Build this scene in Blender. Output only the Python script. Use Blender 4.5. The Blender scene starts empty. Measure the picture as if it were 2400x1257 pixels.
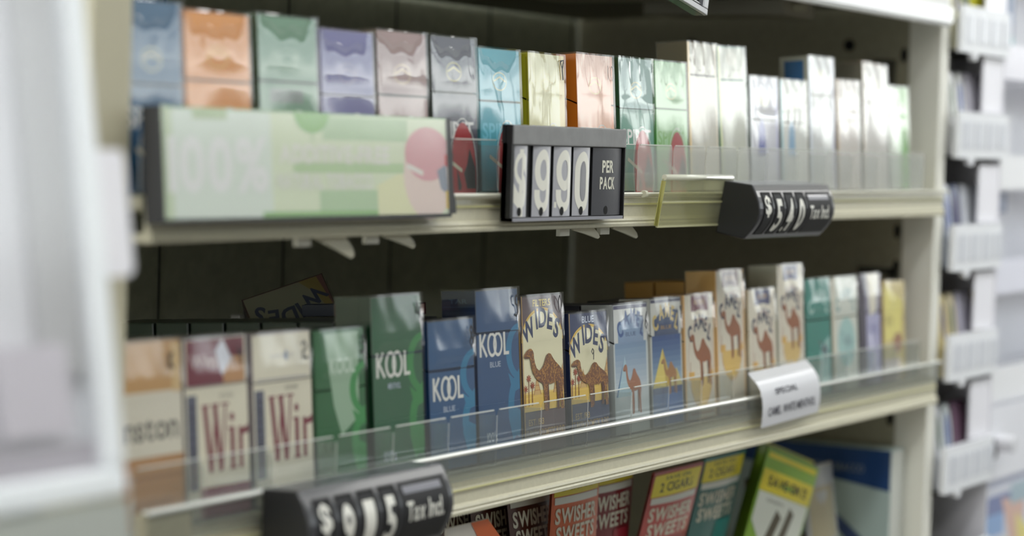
import bpy, bmesh, math, random
from mathutils import Vector, Matrix
random.seed(7)
SC = bpy.context.scene
COL = SC.collection

# ---------------------------------------------------------------- camera
cam_d = bpy.data.cameras.new('camera')
cam = bpy.data.objects.new('camera', cam_d); COL.objects.link(cam); SC.camera = cam
cam_d.sensor_width = 36; cam_d.lens = 82.5
cr, cd, cf = Vector((0.5003,-0.8653,0.0299)), Vector((-0.0312,-0.0525,-0.9981)), Vector((0.8653,0.4984,-0.0532))
m = Matrix.Identity(4)
for i in range(3):
    m[i][0] = cr[i]; m[i][1] = -cd[i]; m[i][2] = -cf[i]
m[0][3], m[1][3], m[2][3] = -0.8977, -0.7896, 0.1996
cam.matrix_world = m
cam_d.clip_start = 0.01; cam_d.clip_end = 100
cam_d.dof.use_dof = True; cam_d.dof.focus_distance = 1.66; cam_d.dof.aperture_fstop = 4.2
# ---------------------------------------------------------------- light and exposure
SC.view_settings.view_transform = 'Standard'; SC.view_settings.look = 'None'
SC.view_settings.gamma = 1; SC.view_settings.use_curve_mapping = False
SC.view_settings.exposure = 0.0
w = bpy.data.worlds.new('overcast_sky'); SC.world = w; w.use_nodes = True
nt = w.node_tree; bg = nt.nodes['Background']
tc = nt.nodes.new('ShaderNodeTexCoord'); sp = nt.nodes.new('ShaderNodeSeparateXYZ'); rp = nt.nodes.new('ShaderNodeValToRGB')
nt.links.new(tc.outputs['Generated'], sp.inputs[0]); nt.links.new(sp.outputs[2], rp.inputs[0]); nt.links.new(rp.outputs[0], bg.inputs[0])
e = rp.color_ramp.elements
e[0].position = 0.0; e[0].color = (0.42,0.43,0.42,1)
e[1].position = 1.0; e[1].color = (0.50,0.56,0.66,1)
x = e.new(0.03); x.color = (1,1,0.99,1)
x = e.new(0.094); x.color = (1,1,0.99,1)
x = e.new(0.118); x.color = (0.58,0.60,0.62,1)
x = e.new(0.40); x.color = (0.50,0.54,0.60,1)
bg.inputs[1].default_value = 5.2
CEIL_POWER = 9.0

# ---------------------------------------------------------------- helpers
def lin(c):
    return tuple(((v/255)/12.92 if v/255 <= 0.04045 else ((v/255+0.055)/1.055)**2.4) for v in c)
MC = {}
def mat(rgb, rough=0.5, coat=0.0, metal=0.0, bump=0.0, bscale=60.0, var=0.0, name=None):
    key = (tuple(rgb), rough, coat, metal, bump, bscale, var)
    if key in MC: return MC[key]
    mt = bpy.data.materials.new(name or 'surface_%d_%d_%d' % tuple(rgb)); mt.use_nodes = True
    n = mt.node_tree; b = n.nodes['Principled BSDF']
    b.inputs['Base Color'].default_value = (*lin(rgb), 1)
    b.inputs['Roughness'].default_value = rough; b.inputs['Metallic'].default_value = metal
    if coat: b.inputs['Coat Weight'].default_value = coat; b.inputs['Coat Roughness'].default_value = 0.08
    if bump or var:
        t = n.nodes.new('ShaderNodeTexCoord'); nz = n.nodes.new('ShaderNodeTexNoise')
        nz.inputs['Scale'].default_value = bscale; nz.inputs['Detail'].default_value = 3
        n.links.new(t.outputs['Object'], nz.inputs['Vector'])
        if bump:
            bp = n.nodes.new('ShaderNodeBump'); bp.inputs['Strength'].default_value = bump; bp.inputs['Distance'].default_value = 0.002
            n.links.new(nz.outputs[0], bp.inputs['Height']); n.links.new(bp.outputs[0], b.inputs['Normal'])
        if var:
            r = n.nodes.new('ShaderNodeValToRGB'); c = lin(rgb)
            r.color_ramp.elements[0].position = 0.35; r.color_ramp.elements[1].position = 0.65
            r.color_ramp.elements[0].color = (*[v*(1-var) for v in c],1); r.color_ramp.elements[1].color = (*[min(1,v*(1+var)) for v in c],1)
            n.links.new(nz.outputs[0], r.inputs[0]); n.links.new(r.outputs[0], b.inputs['Base Color'])
    MC[key] = mt; return mt
def film_mat(name, tint=(1,1,1), haze=0.0, hazecol=(0.8,0.8,0.75), base=0.10, rough=0.05, bscale=0, bstr=0.3, stretch=(1,1,1), fres=0.9):
    mt = bpy.data.materials.new(name); mt.use_nodes = True
    n = mt.node_tree; n.nodes.clear()
    out = n.nodes.new('ShaderNodeOutputMaterial'); tr = n.nodes.new('ShaderNodeBsdfTransparent'); gl = n.nodes.new('ShaderNodeBsdfGlossy')
    df = n.nodes.new('ShaderNodeBsdfDiffuse'); lw = n.nodes.new('ShaderNodeLayerWeight'); lw.inputs[0].default_value = 0.5
    pw = n.nodes.new('ShaderNodeMath'); pw.operation = 'POWER'; pw.inputs[1].default_value = 4
    ma = n.nodes.new('ShaderNodeMath'); ma.operation = 'MULTIPLY_ADD'; ma.inputs[1].default_value = fres; ma.inputs[2].default_value = base; ma.use_clamp = True
    n.links.new(lw.outputs['Facing'], pw.inputs[0]); n.links.new(pw.outputs[0], ma.inputs[0])
    tr.inputs[0].default_value = (*tint,1); gl.inputs['Roughness'].default_value = rough; gl.inputs[0].default_value = (1,1,1,1)
    df.inputs[0].default_value = (*hazecol,1)
    m1 = n.nodes.new('ShaderNodeMixShader'); m1.inputs[0].default_value = haze
    n.links.new(tr.outputs[0], m1.inputs[1]); n.links.new(df.outputs[0], m1.inputs[2])
    m2 = n.nodes.new('ShaderNodeMixShader'); n.links.new(ma.outputs[0], m2.inputs[0]); n.links.new(m1.outputs[0], m2.inputs[1]); n.links.new(gl.outputs[0], m2.inputs[2])
    n.links.new(m2.outputs[0], out.inputs[0])
    if bscale:
        t = n.nodes.new('ShaderNodeTexCoord'); oi = n.nodes.new('ShaderNodeObjectInfo'); ad = n.nodes.new('ShaderNodeVectorMath'); ad.operation = 'ADD'
        sc_ = n.nodes.new('ShaderNodeVectorMath'); sc_.operation = 'MULTIPLY'; sc_.inputs[1].default_value = stretch
        n.links.new(t.outputs['Object'], sc_.inputs[0]); n.links.new(sc_.outputs[0], ad.inputs[0]); n.links.new(oi.outputs['Random'], ad.inputs[1])
        nz = n.nodes.new('ShaderNodeTexNoise'); nz.inputs['Scale'].default_value = bscale; nz.inputs['Detail'].default_value = 1.5
        n.links.new(ad.outputs[0], nz.inputs['Vector'])
        bp = n.nodes.new('ShaderNodeBump'); bp.inputs['Strength'].default_value = bstr; bp.inputs['Distance'].default_value = 0.001
        n.links.new(nz.outputs[0], bp.inputs['Height'])
        n.links.new(bp.outputs[0], gl.inputs['Normal'])
    return mt
def emit(name, col, s):
    mt = bpy.data.materials.new(name); mt.use_nodes = True; n = mt.node_tree; b = n.nodes['Principled BSDF']
    b.inputs['Base Color'].default_value = (0.8,0.8,0.8,1); b.inputs['Emission Color'].default_value = (*col,1); b.inputs['Emission Strength'].default_value = s
    return mt

class MB:
    def __init__(s): s.v=[]; s.f=[]; s.fm=[]; s.ms=[]; s.sm=[]
    def mi(s, m):
        if m not in s.ms: s.ms.append(m)
        return s.ms.index(m)
    def poly(s, pts, m, smooth=False):
        k=len(s.v); s.v += [tuple(p) for p in pts]; s.f.append(tuple(range(k,k+len(pts)))); s.fm.append(s.mi(m)); s.sm.append(smooth)
    def mesh(s, vs, fs, m, smooth=False):
        k=len(s.v); s.v += [tuple(p) for p in vs]
        for f in fs: s.f.append(tuple(k+i for i in f)); s.fm.append(s.mi(m)); s.sm.append(smooth)
    def box(s, x0,x1,y0,y1,z0,z1, m, M4=None):
        vs=[(x,y,z) for z in (z0,z1) for y in (y0,y1) for x in (x0,x1)]
        if M4: vs=[tuple(M4@Vector(p)) for p in vs]
        s.mesh(vs, [(0,2,3,1),(4,5,7,6),(0,1,5,4),(2,6,7,3),(0,4,6,2),(1,3,7,5)], m)
    def ext(s, prof, x0, x1, m, axis='x', smooth=False, caps=True, capm=None):
        # prof: list of (a,b); axis x -> (y,z), axis y -> (x,z), axis z -> (x,y)
        def P(a,b,t): return {'x':(t,a,b),'y':(a,t,b),'z':(a,b,t)}[axis]
        n=len(prof); k=len(s.v)
        s.v += [P(a,b,x0) for a,b in prof]+[P(a,b,x1) for a,b in prof]
        mi=s.mi(m)
        for i in range(n):
            j=(i+1)%n; s.f.append((k+i,k+j,k+n+j,k+n+i)); s.fm.append(mi); s.sm.append(smooth)
        if caps:
            mc=s.mi(capm or m)
            s.f.append(tuple(k+i for i in reversed(range(n)))); s.fm.append(mc); s.sm.append(False)
            s.f.append(tuple(k+n+i for i in range(n))); s.fm.append(mc); s.sm.append(False)
    def build(s, name, parent=None, loc=None, rot=None, bevel=0, seg=2):
        me=bpy.data.meshes.new(name); me.from_pydata(s.v,[],s.f)
        for m in s.ms: me.materials.append(m)
        me.polygons.foreach_set('material_index', s.fm); me.polygons.foreach_set('use_smooth', s.sm); me.update()
        o=bpy.data.objects.new(name, me); COL.objects.link(o)
        if parent: o.parent=parent
        if loc: o.location=loc
        if rot: o.rotation_euler=rot
        if bevel:
            b=o.modifiers.new('bevel','BEVEL'); b.width=bevel; b.segments=seg; b.limit_method='ANGLE'; b.angle_limit=0.6
        return o
def tag(o, label, cat, group=None, kind=None):
    if label: o['label']=label
    if cat: o['category']=cat
    if group: o['group']=group
    if kind: o['kind']=kind
    return o
def struct(o): o['kind']='structure'; return o
def empty(name, loc, rot=(0,0,0)):
    o=bpy.data.objects.new(name,None); COL.objects.link(o); o.location=loc; o.rotation_euler=rot; o.empty_display_size=0.01
    return o
def copy_tree(src, parent=None):
    c=src.copy(); COL.objects.link(c); c.parent=parent
    for ch in KIDS.get(src.name, []): copy_tree(ch, c)
    return c
KIDS={}
def kid(parent, o): KIDS.setdefault(parent.name, []).append(o); return o

# ---------------------------------------------------------------- glyphs
GC={}
def glyph(ch, bold=0.0):
    k=(ch,bold)
    if k in GC: return GC[k]
    cu=bpy.data.curves.new('g','FONT'); cu.body=ch; cu.size=1.0; cu.resolution_u=3; cu.offset=bold; cu.fill_mode='FRONT'
    o=bpy.data.objects.new('g',cu); COL.objects.link(o); bpy.context.view_layer.update()
    dg=bpy.context.evaluated_depsgraph_get(); me=o.evaluated_get(dg).to_mesh()
    vs=[(v.co.x,v.co.y) for v in me.vertices]; fs=[tuple(p.vertices) for p in me.polygons]
    o.evaluated_get(dg).to_mesh_clear(); bpy.data.objects.remove(o); bpy.data.curves.remove(cu)
    xs=[p[0] for p in vs] or [0,0.25]
    GC[k]=(vs,fs,min(xs),max(xs)); return GC[k]
class Art:
    """flat printing on a face: u to the right, v up; to3 maps (u,v,lift) to a point"""
    def __init__(s, mb_fn, to3, coat=0.3, step=0.000012):
        s.mb=mb_fn; s.to3=to3; s.n=1; s.step=step; s.coat=coat; s.cut=None
    def M(s,c): return c if not isinstance(c,tuple) else mat(c,0.45,s.coat)
    def put(s, vs, fs, c):
        vc=sum(v for _,v in vs)/len(vs); mb=s.mb(vc)
        if s.cut:
            bm=bmesh.new(); bv=[bm.verts.new((u,v,0)) for u,v in vs]
            for f in fs:
                try: bm.faces.new([bv[i] for i in f])
                except ValueError: pass
            for ax,lo_,hi_,n in s.cut:
                for i in range(1,n):
                    q=lo_+(hi_-lo_)*i/n; co=(q,0,0) if ax=='u' else (0,q,0); no=(1,0,0) if ax=='u' else (0,1,0)
                    bmesh.ops.bisect_plane(bm,geom=bm.verts[:]+bm.edges[:]+bm.faces[:],plane_co=co,plane_no=no,dist=1e-7)
            bm.verts.index_update(); vs=[(v.co.x,v.co.y) for v in bm.verts]; fs=[tuple(v.index for v in f.verts) for f in bm.faces]; bm.free()
        mb.mesh([s.to3(u,v,s.n*s.step) for u,v in vs], fs, s.M(c)); s.n+=1
    def poly(s, pts, c): s.put(pts,[tuple(range(len(pts)))],c)
    def rect(s,u0,v0,u1,v1,c): s.poly([(u0,v0),(u1,v0),(u1,v1),(u0,v1)],c)
    def ell(s,cx,cy,rx,ry,c,n=28,a0=0,a1=360):
        s.poly([(cx+rx*math.cos(math.radians(a0+(a1-a0)*i/n)),cy+ry*math.sin(math.radians(a0+(a1-a0)*i/n))) for i in range(n+(a1-a0<360))],c)
    def ring(s,cx,cy,rx,ry,t,c,n=32,a0=0,a1=360,ty=None):
        ty=t if ty is None else ty
        A=[math.radians(a0+(a1-a0)*i/n) for i in range(n+1)]
        vs=[(cx+rx*math.cos(a),cy+ry*math.sin(a)) for a in A]+[(cx+(rx-t)*math.cos(a),cy+(ry-ty)*math.sin(a)) for a in A]
        s.put(vs,[(i,i+1,n+2+i,n+1+i) for i in range(n)],c)
    def line(s,pts,wd,c,w2=None):
        n=len(pts); L=[];R=[]
        for i,(x,y) in enumerate(pts):
            a=pts[max(i-1,0)]; b=pts[min(i+1,n-1)]; dx,dy=b[0]-a[0],b[1]-a[1]; l=math.hypot(dx,dy) or 1
            w_=(wd if w2 is None else wd+(w2-wd)*i/(n-1))/2
            L.append((x-dy/l*w_,y+dx/l*w_)); R.append((x+dy/l*w_,y-dx/l*w_))
        s.put(L+R,[(i,i+1,n+i+1,n+i) for i in range(n-1)],c)
    def text(s,t,cx,cy,h,c,width=None,bold=0.0,rot=0,track=0.06):
        """cap height h, centred at cx,cy; width squeezes"""
        adv=0; items=[]
        for ch in t:
            if ch==' ': adv+=0.3; continue
            vs,fs,x0,x1=glyph(ch,bold); items.append((vs,fs,adv-x0)); adv+=(x1-x0)+track
        W=adv-track; k=h/0.69; kx=(width/W) if width else k
        r=math.radians(rot); allv=[];allf=[]
        for vs,fs,off in items:
            b=len(allv)
            for x_,y_ in vs:
                X=(x_+off-W/2)*kx; Y=y_*k-h/2
                allv.append((cx+X*math.cos(r)-Y*math.sin(r), cy+X*math.sin(r)+Y*math.cos(r)))
            allf+=[tuple(b+i for i in f) for f in fs]
        if allv: s.put(allv,allf,c)
    def arc(s,t,cx,cy,R,h,c,a0,a1,bold=0.02,wf=0.9,edge=1.0,ry=None,rotf=0.42):
        """letters along an arch, from angle a0 (left) to a1 (right)"""
        n=len(t); allv=[];allf=[]; ry=ry or R
        ws=[(glyph(c_,bold)[3]-glyph(c_,bold)[2])+.10 for c_ in t]; cs=[sum(ws[:i])+ws[i]/2 for i in range(n)]
        for i,ch in enumerate(t):
            a=math.degrees(math.acos(max(-1,min(1,math.cos(math.radians(a0))+(math.cos(math.radians(a1))-math.cos(math.radians(a0)))*(cs[i]-cs[0])/(cs[-1]-cs[0]))))); ra=math.radians(a); px=cx+R*math.cos(ra); py=cy+ry*math.sin(ra)
            vs,fs,x0,x1=glyph(ch,bold); hh=h*(1+(edge-1)*abs(2*i/(n-1)-1)); k=hh/0.69; b=len(allv); r=math.radians((a-90)*rotf)
            for x_,y_ in vs:
                X=(x_-(x0+x1)/2)*k*wf; Y=y_*k-hh/2
                allv.append((px+X*math.cos(r)-Y*math.sin(r), py+X*math.sin(r)+Y*math.cos(r)))
            allf+=[tuple(b+j for j in f) for f in fs]
        s.put(allv,allf,c)

BODYC=[(0.0,.855),(.02,.90),(.07,.955),(.14,.99),(.19,.985),(.225,.95),(.245,.90),(.25,.82),(.27,.72),(.31,.62),(.37,.565),(.43,.60),(.49,.67),(.53,.75),(.57,.835),(.62,.87),(.68,.85),(.73,.77),(.79,.70),(.88,.62),(.95,.54),(.985,.44),(1.0,.33),(.985,.22),(.97,.30),(.955,.36),(.96,.22),(.975,.10),(.985,0),(.915,0),(.90,.12),(.885,.25),(.85,.34),(.76,.31),(.66,.295),(.585,.31),(.565,.22),(.56,.10),(.575,0),(.495,0),(.49,.12),(.475,.27),(.44,.335),(.36,.37),(.28,.44),(.215,.54),(.18,.65),(.165,.75),(.15,.82),(.09,.81),(.03,.82)]
def camel(A,x0,y0,w_,h_,c,c2=None,face=True):
    Z=lambda b: b*1.5 if b<.3 else .45+(b-.3)*.55/.7
    if c2:
        A.poly([(x0+w_*a,y0+h_*Z(b)) for a,b in [(.50,.34),(.60,.32),(.615,.15),(.60,.02),(.535,.02),(.545,.15)]],c2)
        A.poly([(x0+w_*a,y0+h_*Z(b)) for a,b in [(.80,.34),(.90,.36),(.87,.15),(.865,.02),(.80,.02),(.815,.15)]],c2)
    A.poly([(x0+w_*a,y0+h_*Z(b)) for a,b in BODYC],c)
    if c2:
        A.poly([(x0+w_*a,y0+h_*Z(b)) for a,b in [(.0,.855),(.09,.85),(.16,.83),(.15,.82),(.09,.81),(.03,.82)]],c2)

# colours
def gilt():
    mt=mat((126,78,36),0.5,0.3,var=0.5,bscale=800,name='camel_gilded_print'); r=[n for n in mt.node_tree.nodes if n.type=='VALTORGB'][0]
    r.color_ramp.elements[0].position=.46; r.color_ramp.elements[0].color=(*lin((112,66,38)),1); r.color_ramp.elements[1].position=.62; r.color_ramp.elements[1].color=(*lin((176,124,54)),1); return mt
CREAM=(226,221,196); WHITE=(232,232,226); NAVY=(38,52,88); MAROON=(112,34,52); GOLD=(214,176,84); SAND=(226,190,104)
camelgold=gilt(); camelbr=mat((156,92,52),0.5,0.3,name='camel_brown_print'); cameldk=(92,52,34)
INK=(28,28,34)

# ---------------------------------------------------------------- pack builder
FILMR=film_mat('cellophane_creased',base=0.058,fres=.6,rough=0.13,bscale=70,bstr=0.35,stretch=(2.2,1,0.35))
FILM=film_mat('cellophane',fres=0.50,base=0.058,rough=0.04,bscale=55,bstr=0.12,stretch=(1.6,1,0.45))
TILT=math.radians(-4)
ZB_LO,ZB_UP=-0.014,0.167
DEP=0.0262
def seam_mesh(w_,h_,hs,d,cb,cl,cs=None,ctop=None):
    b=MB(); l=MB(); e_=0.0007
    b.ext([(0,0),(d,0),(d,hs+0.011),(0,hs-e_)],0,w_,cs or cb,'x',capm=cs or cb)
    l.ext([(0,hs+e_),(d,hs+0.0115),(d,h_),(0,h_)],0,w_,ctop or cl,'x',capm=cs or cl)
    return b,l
def film_mesh(w_,h_,d,seed,amp=0.0008,wr=1.0,upper=False,arcs=1.0):
    rnd=random.Random(seed); bow=0 if upper else 0.0036*rnd.uniform(.8,1.2); arcd=0.0045*rnd.uniform(.5,1.2)*arcs if upper else 0; mb=MB(); g=0.0011
    nx,nz=20,30; ph=[rnd.uniform(0,6.28) for _ in range(8)]; fr=[rnd.uniform(0.7,1.4) for _ in range(8)]
    def D(u,v):
        # slight pull towards the top and side folds, long soft creases
        e_=(1 if upper else min(1,(1-v)*6))*min(1,u*9)*min(1,(1-u)*9)*min(1,v*8)
        s_=amp*(0.55*math.sin(3.1*fr[0]*u+ph[0])*math.sin(2.4*fr[1]*v+ph[1])+0.35*math.sin(6*fr[2]*u+2*v+ph[2])+0.18*math.sin(9*fr[3]*v+3*u+ph[3]))
        top=max(0,(v-0.74)/0.26); s_+=wr*0.00042*top*math.sin((14+5*fr[4])*u+ph[4]+3*v)*min(1,(1-v)*14)
        lt=max(0,(v-0.70)/0.30)
        if v>.80: s_-=arcd*((v-.80)/.20)**2*max(0,1-((u-.5)*2)**2)
        s_-=amp*0.9*math.exp(-((v-0.66)/0.035)**2)*0.35
        b_=bow*(min(1,lt*5)*(1-lt)) if lt>0 else 0
        return -(g+e_*s_+b_*min(1,u*8)*min(1,(1-u)*8))
    vs=[(u/nx*(w_+2*g)-g, D(u/nx,v/nz), v/nz*(h_+g)) for v in range(nz+1) for u in range(nx+1)]
    qs=lambda a,b:[(v*(nx+1)+u,v*(nx+1)+u+1,(v+1)*(nx+1)+u+1,(v+1)*(nx+1)+u) for v in range(a,b) for u in range(nx)]
    k0=len(mb.v); cutv=nz if upper else 20
    mb.mesh(vs,qs(0,cutv),FILM,True)
    if not upper:
        for f in qs(cutv,nz): mb.f.append(tuple(k0+i for i in f)); mb.fm.append(mb.mi(FILMR)); mb.sm.append(True)
    mb.poly([(-g,-g,0),(-g,-g,h_+g),(-g,d,h_+g),(-g,d,0)],FILM); mb.poly([(w_+g,-g,0),(w_+g,d,0),(w_+g,d,h_+g),(w_+g,-g,h_+g)],FILM)
    mb.poly([(-g,-g,h_+g),(w_+g,-g,h_+g),(w_+g,d,h_+g),(-g,d,h_+g)],FILM)
    return mb
PACKS={}
def pack(key,row,x,w_,h_,label,body,lid=None,side=None,top=None,art=None,seam=None,y=0.0,roll=0.0,yaw=0.0,amp=0.0008,wr=1.0,group=None,film=True,wrap_label=None,loc=None,rot=None):
    zb=ZB_UP if row=='up' else ZB_LO
    hs=seam if seam is not None else h_-0.036
    C=lambda c: mat(c,0.42,0.35) if isinstance(c,tuple) else c
    lid=lid or body; side=side or body; top=top or side
    r=empty('cigarette_pack', loc or (x,y,zb), rot or (TILT,roll,yaw))
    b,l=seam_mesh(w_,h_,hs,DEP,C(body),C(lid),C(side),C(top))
    def pick(v): return l if v>hs else b
    A=Art(pick,lambda u,v,k:(u,-k,v))
    A.rect(0.0006,0.0006,w_-0.0006,hs-0.0009,body); A.rect(0.0006,hs+0.0009,w_-0.0006,h_-0.0006,lid)
    hm=MB(); lift=.0019 if row=='up' else .0034; A.marks=Art(lambda v:hm,lambda u,v,k:(u,-lift-k,v),coat=0)
    if art: art(A,w_,h_,hs)
    if hm.v: hm.build('handwritten_mark',r)
    tag(r,label,'cigarette pack',group)
    kid(r,b.build('box_body',r)); kid(r,l.build('flip_top_lid',r))
    if film: kid(r,film_mesh(w_,h_,DEP,hash(key)%9999 if False else sum(map(ord,key))*37,amp*(.35 if row=='up' else .8),wr,row=='up',1.0 if not (row=='up' and int(''.join(c for c in key if c.isdigit()) or 0)>7) else .12).build('cellophane_wrap',r))
    PACKS[key]=r
    return r
def queue(row,x,w_,h_,n,cols,labels,group,y0=0.0277,pitch=0.0277):
    """plain packs waiting behind the front one"""
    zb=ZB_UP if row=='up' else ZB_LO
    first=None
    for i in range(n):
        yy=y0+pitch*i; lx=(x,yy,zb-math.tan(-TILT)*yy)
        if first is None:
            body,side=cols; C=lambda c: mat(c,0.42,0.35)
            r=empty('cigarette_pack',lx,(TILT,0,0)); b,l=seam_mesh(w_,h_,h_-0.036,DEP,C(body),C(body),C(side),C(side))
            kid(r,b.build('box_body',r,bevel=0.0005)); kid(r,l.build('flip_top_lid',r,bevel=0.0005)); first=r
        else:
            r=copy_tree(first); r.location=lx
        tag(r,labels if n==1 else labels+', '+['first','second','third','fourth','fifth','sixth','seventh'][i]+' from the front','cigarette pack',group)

# handwritten marks: list of strokes in a 1x1 box
HW={'0':[[(.5,1),(.15,.7),(.15,.3),(.5,0),(.85,.3),(.85,.7),(.5,1)]],'5':[[(.9,1),(.4,.95)],[(.4,.95),(.3,.6),(.75,.5),(.8,.2),(.5,0),(.05,.08)]],
 '8':[[(.5,1),(.2,.8),(.5,.55),(.8,.3),(.5,0),(.2,.25),(.5,.55),(.8,.8),(.5,1)]],'9':[[(.8,.8),(.5,1),(.2,.75),(.5,.5),(.8,.8),(.7,0)]],
 '7':[[(.1,.9),(.9,1),(.6,.5),(.7,0)],[(.2,.9),(.5,.6),(.9,.9)]],'6':[[(.7,1),(.3,.6),(.2,.2),(.5,0),(.8,.25),(.5,.5),(.25,.3)]],
 '1':[[(.5,1),(.45,0)]],'4':[[(.3,1),(.1,.5),(.8,.5)],[(.7,.8),(.7,0)]],'2':[[(.1,.8),(.5,1),(.8,.7),(.3,.4),(.2,.1),(.6,.15),(.95,0)]],'K':[[(.2,1),(.2,0)],[(.8,1),(.2,.5),(.9,0)]]}
def hand(A,ch,x,y,w_,h_,c=INK,t=0.0017):
    B=getattr(A,'marks',A)
    for st in HW[ch]: B.line([(x+w_*a,y+h_*b) for a,b in st],t,c)

# ---------------------------------------------------------------- pack artworks, lower row
def art_tan(A,w,h,hs):
    A.rect(0,hs-.034,w,hs+.001,(214,208,190)); A.rect(0,0,w,hs-.034,(176,132,88)); A.rect(w*.86,hs,w,h-.002,(206,176,126))
    A.text('inston',w*.50,hs-.018,.014,(70,66,62),w*.86,0.01); hand(A,'K',w*.74,h-.016,.005,.009)
    A.rect(0.001,hs-.046,w-.001,hs-.044,(150,108,70)); A.rect(w*.2,.006,w*.8,.016,(160,118,78))
def win_art(bottom):
    def f(A,w,h,hs):
        A.rect(0,0,w,hs,(220,214,192))
        A.rect(.0015,.016,.0105,hs-.004,(88,90,106))
        A.text('WINSTON',.006,hs*.5+.004,.0048,(48,50,66),hs*.62,0.01,rot=90)
        if bottom: A.rect(0.0115,0,w,.017,(116,52,66))
        c=(122,44,60); z0=.025; H=.038; X=.0155
        st=A.line
        st([(X+.002,z0+H),(X+.0065,z0)],.0042,c); st([(X+.012,z0+H),(X+.0075,z0)],.0018,c); st([(X+.011,z0+H),(X+.0155,z0)],.0042,c); st([(X+.021,z0+H),(X+.0165,z0)],.0018,c)
        for q in (0,.009,.018): A.rect(X+q-.001,z0+H-.0012,X+q+.006,z0+H,c)
        A.rect(X+.0245,z0,X+.0285,z0+H*.62,c); A.rect(X+.023,z0,X+.030,z0+.0015,c); A.rect(X+.023,z0+H*.62-.001,X+.0285,z0+H*.62+.0006,c); A.ell(X+.0265,z0+H*.78,.0021,.0024,c)
        xe=w-.0004
        A.rect(X+.0325,z0,min(X+.036,xe),z0+H*.62,c)
        if X+.037<xe: A.poly([(X+.036,z0+H*.5),(X+.036,z0+H*.58),(xe,z0+H*.64),(xe,z0+H*.52)],c)
        A.text('ESTD 1954',X+.022,z0+H+.004,.0022,(120,110,100),.012)
    return f
def art_win1(A,w,h,hs):
    A.rect(.002,hs+.001,w-.002,h-.001,(112,44,58)); A.rect(w*.62,hs+.001,w-.002,hs+.016,(186,140,96)); A.text('Winston',w*.45,h-.013,.008,(196,180,176),w*.7,.01)
    A.poly([(w*.5,hs+.02),(w*.62,hs+.026),(w*.76,hs+.015),(w*.6,hs+.005)],(206,208,216)); win_art(True)(A,w,h,hs); hand(A,'4',w*.78,h-.016,.005,.01)  # the whitish lid patch is film glare painted into the artwork
def art_win2(A,w,h,hs):
    A.ell(w*.58,hs+.015,.0016,.003,(96,116,150)); A.text('WHITE',w*.5,hs+.015,.002,(150,150,150),w*.4); A.line([(.004,hs+.002),(w-.004,hs+.002)],.0008,(170,168,170)); win_art(False)(A,w,h,hs); hand(A,'2',w*.76,h-.017,.007,.011)
def leafy(A,w,h,c):
    # curled ornament at the right of the pack
    A.ring(w*1.02,h*.62,w*.34,h*.17,w*.13,c,18,95,255,ty=h*.04)
    A.ring(w*1.0,h*.30,w*.30,h*.19,w*.14,c,18,95,262,ty=h*.06)
    A.poly([(w*.72,h*.50),(w*.86,h*.46),(w*.99,h*.52),(w*.99,h*.40),(w*.82,h*.38)],c)
    A.poly([(w*.70,h*.24),(w*.84,h*.30),(w*.99,h*.27),(w*.99,h*.16),(w*.80,h*.10)],c)
def kool(A,cx,cy,s,c):
    H=s; t=s*.16; L=-1.22*s
    A.rect(cx+L,cy-H/2,cx+L+t,cy+H/2,c); A.line([(cx+L+t*.8,cy-.03*s),(cx+L+.52*s,cy+H/2)],t*.9,c); A.line([(cx+L+.18*s,cy+.08*s),(cx+L+.60*s,cy-H/2)],t*.9,c)
    for q in (-.16,.34): A.ring(cx+q*s,cy,.40*s,.54*s,t*.85,c,26)
    A.rect(cx+.82*s,cy-H/2,cx+.82*s+t,cy+H/2,c); A.rect(cx+.82*s,cy-H/2,cx+1.28*s,cy-H/2+t*.9,c)
def art_green_king(A,w,h,hs):
    A.poly([(w*.2,h-.002),(w*.88,h-.002),(w*.86,hs-.018),(w*.5,hs-.028),(w*.36,hs-.01)],(150,178,150)); leafy(A,w,h,(58,140,74)); A.text('KOOL',w*.55,hs+.014,.009,(196,214,196),w*.5,.02); hand(A,'5',w*.82,h-.015,.006,.01)  # the pale patch across lid and body is glare painted over the green
def art_kool(c2,z,sub,low):
    def f(A,w,h,hs):
        leafy(A,w,h,c2); kool(A,w*.40,z,.0150 if h<.11 else .0155,(222,222,214)); A.text(sub,w*.42,z-.0135,.0036,(180,190,206),w*.25,.01)
        A.text(low,w*.30,.016,.0062,(186,194,206),w*.24,.012) if low else None
        hand(A,'5' if sub=='BLUE' and low else ('8' if sub=='BLUE' else '4'),w*.80,h-.019,.0065,.014,t=.0018)
        A.line([(0,hs),(w,hs)],.0006,(30,50,80))
    return f
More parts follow.
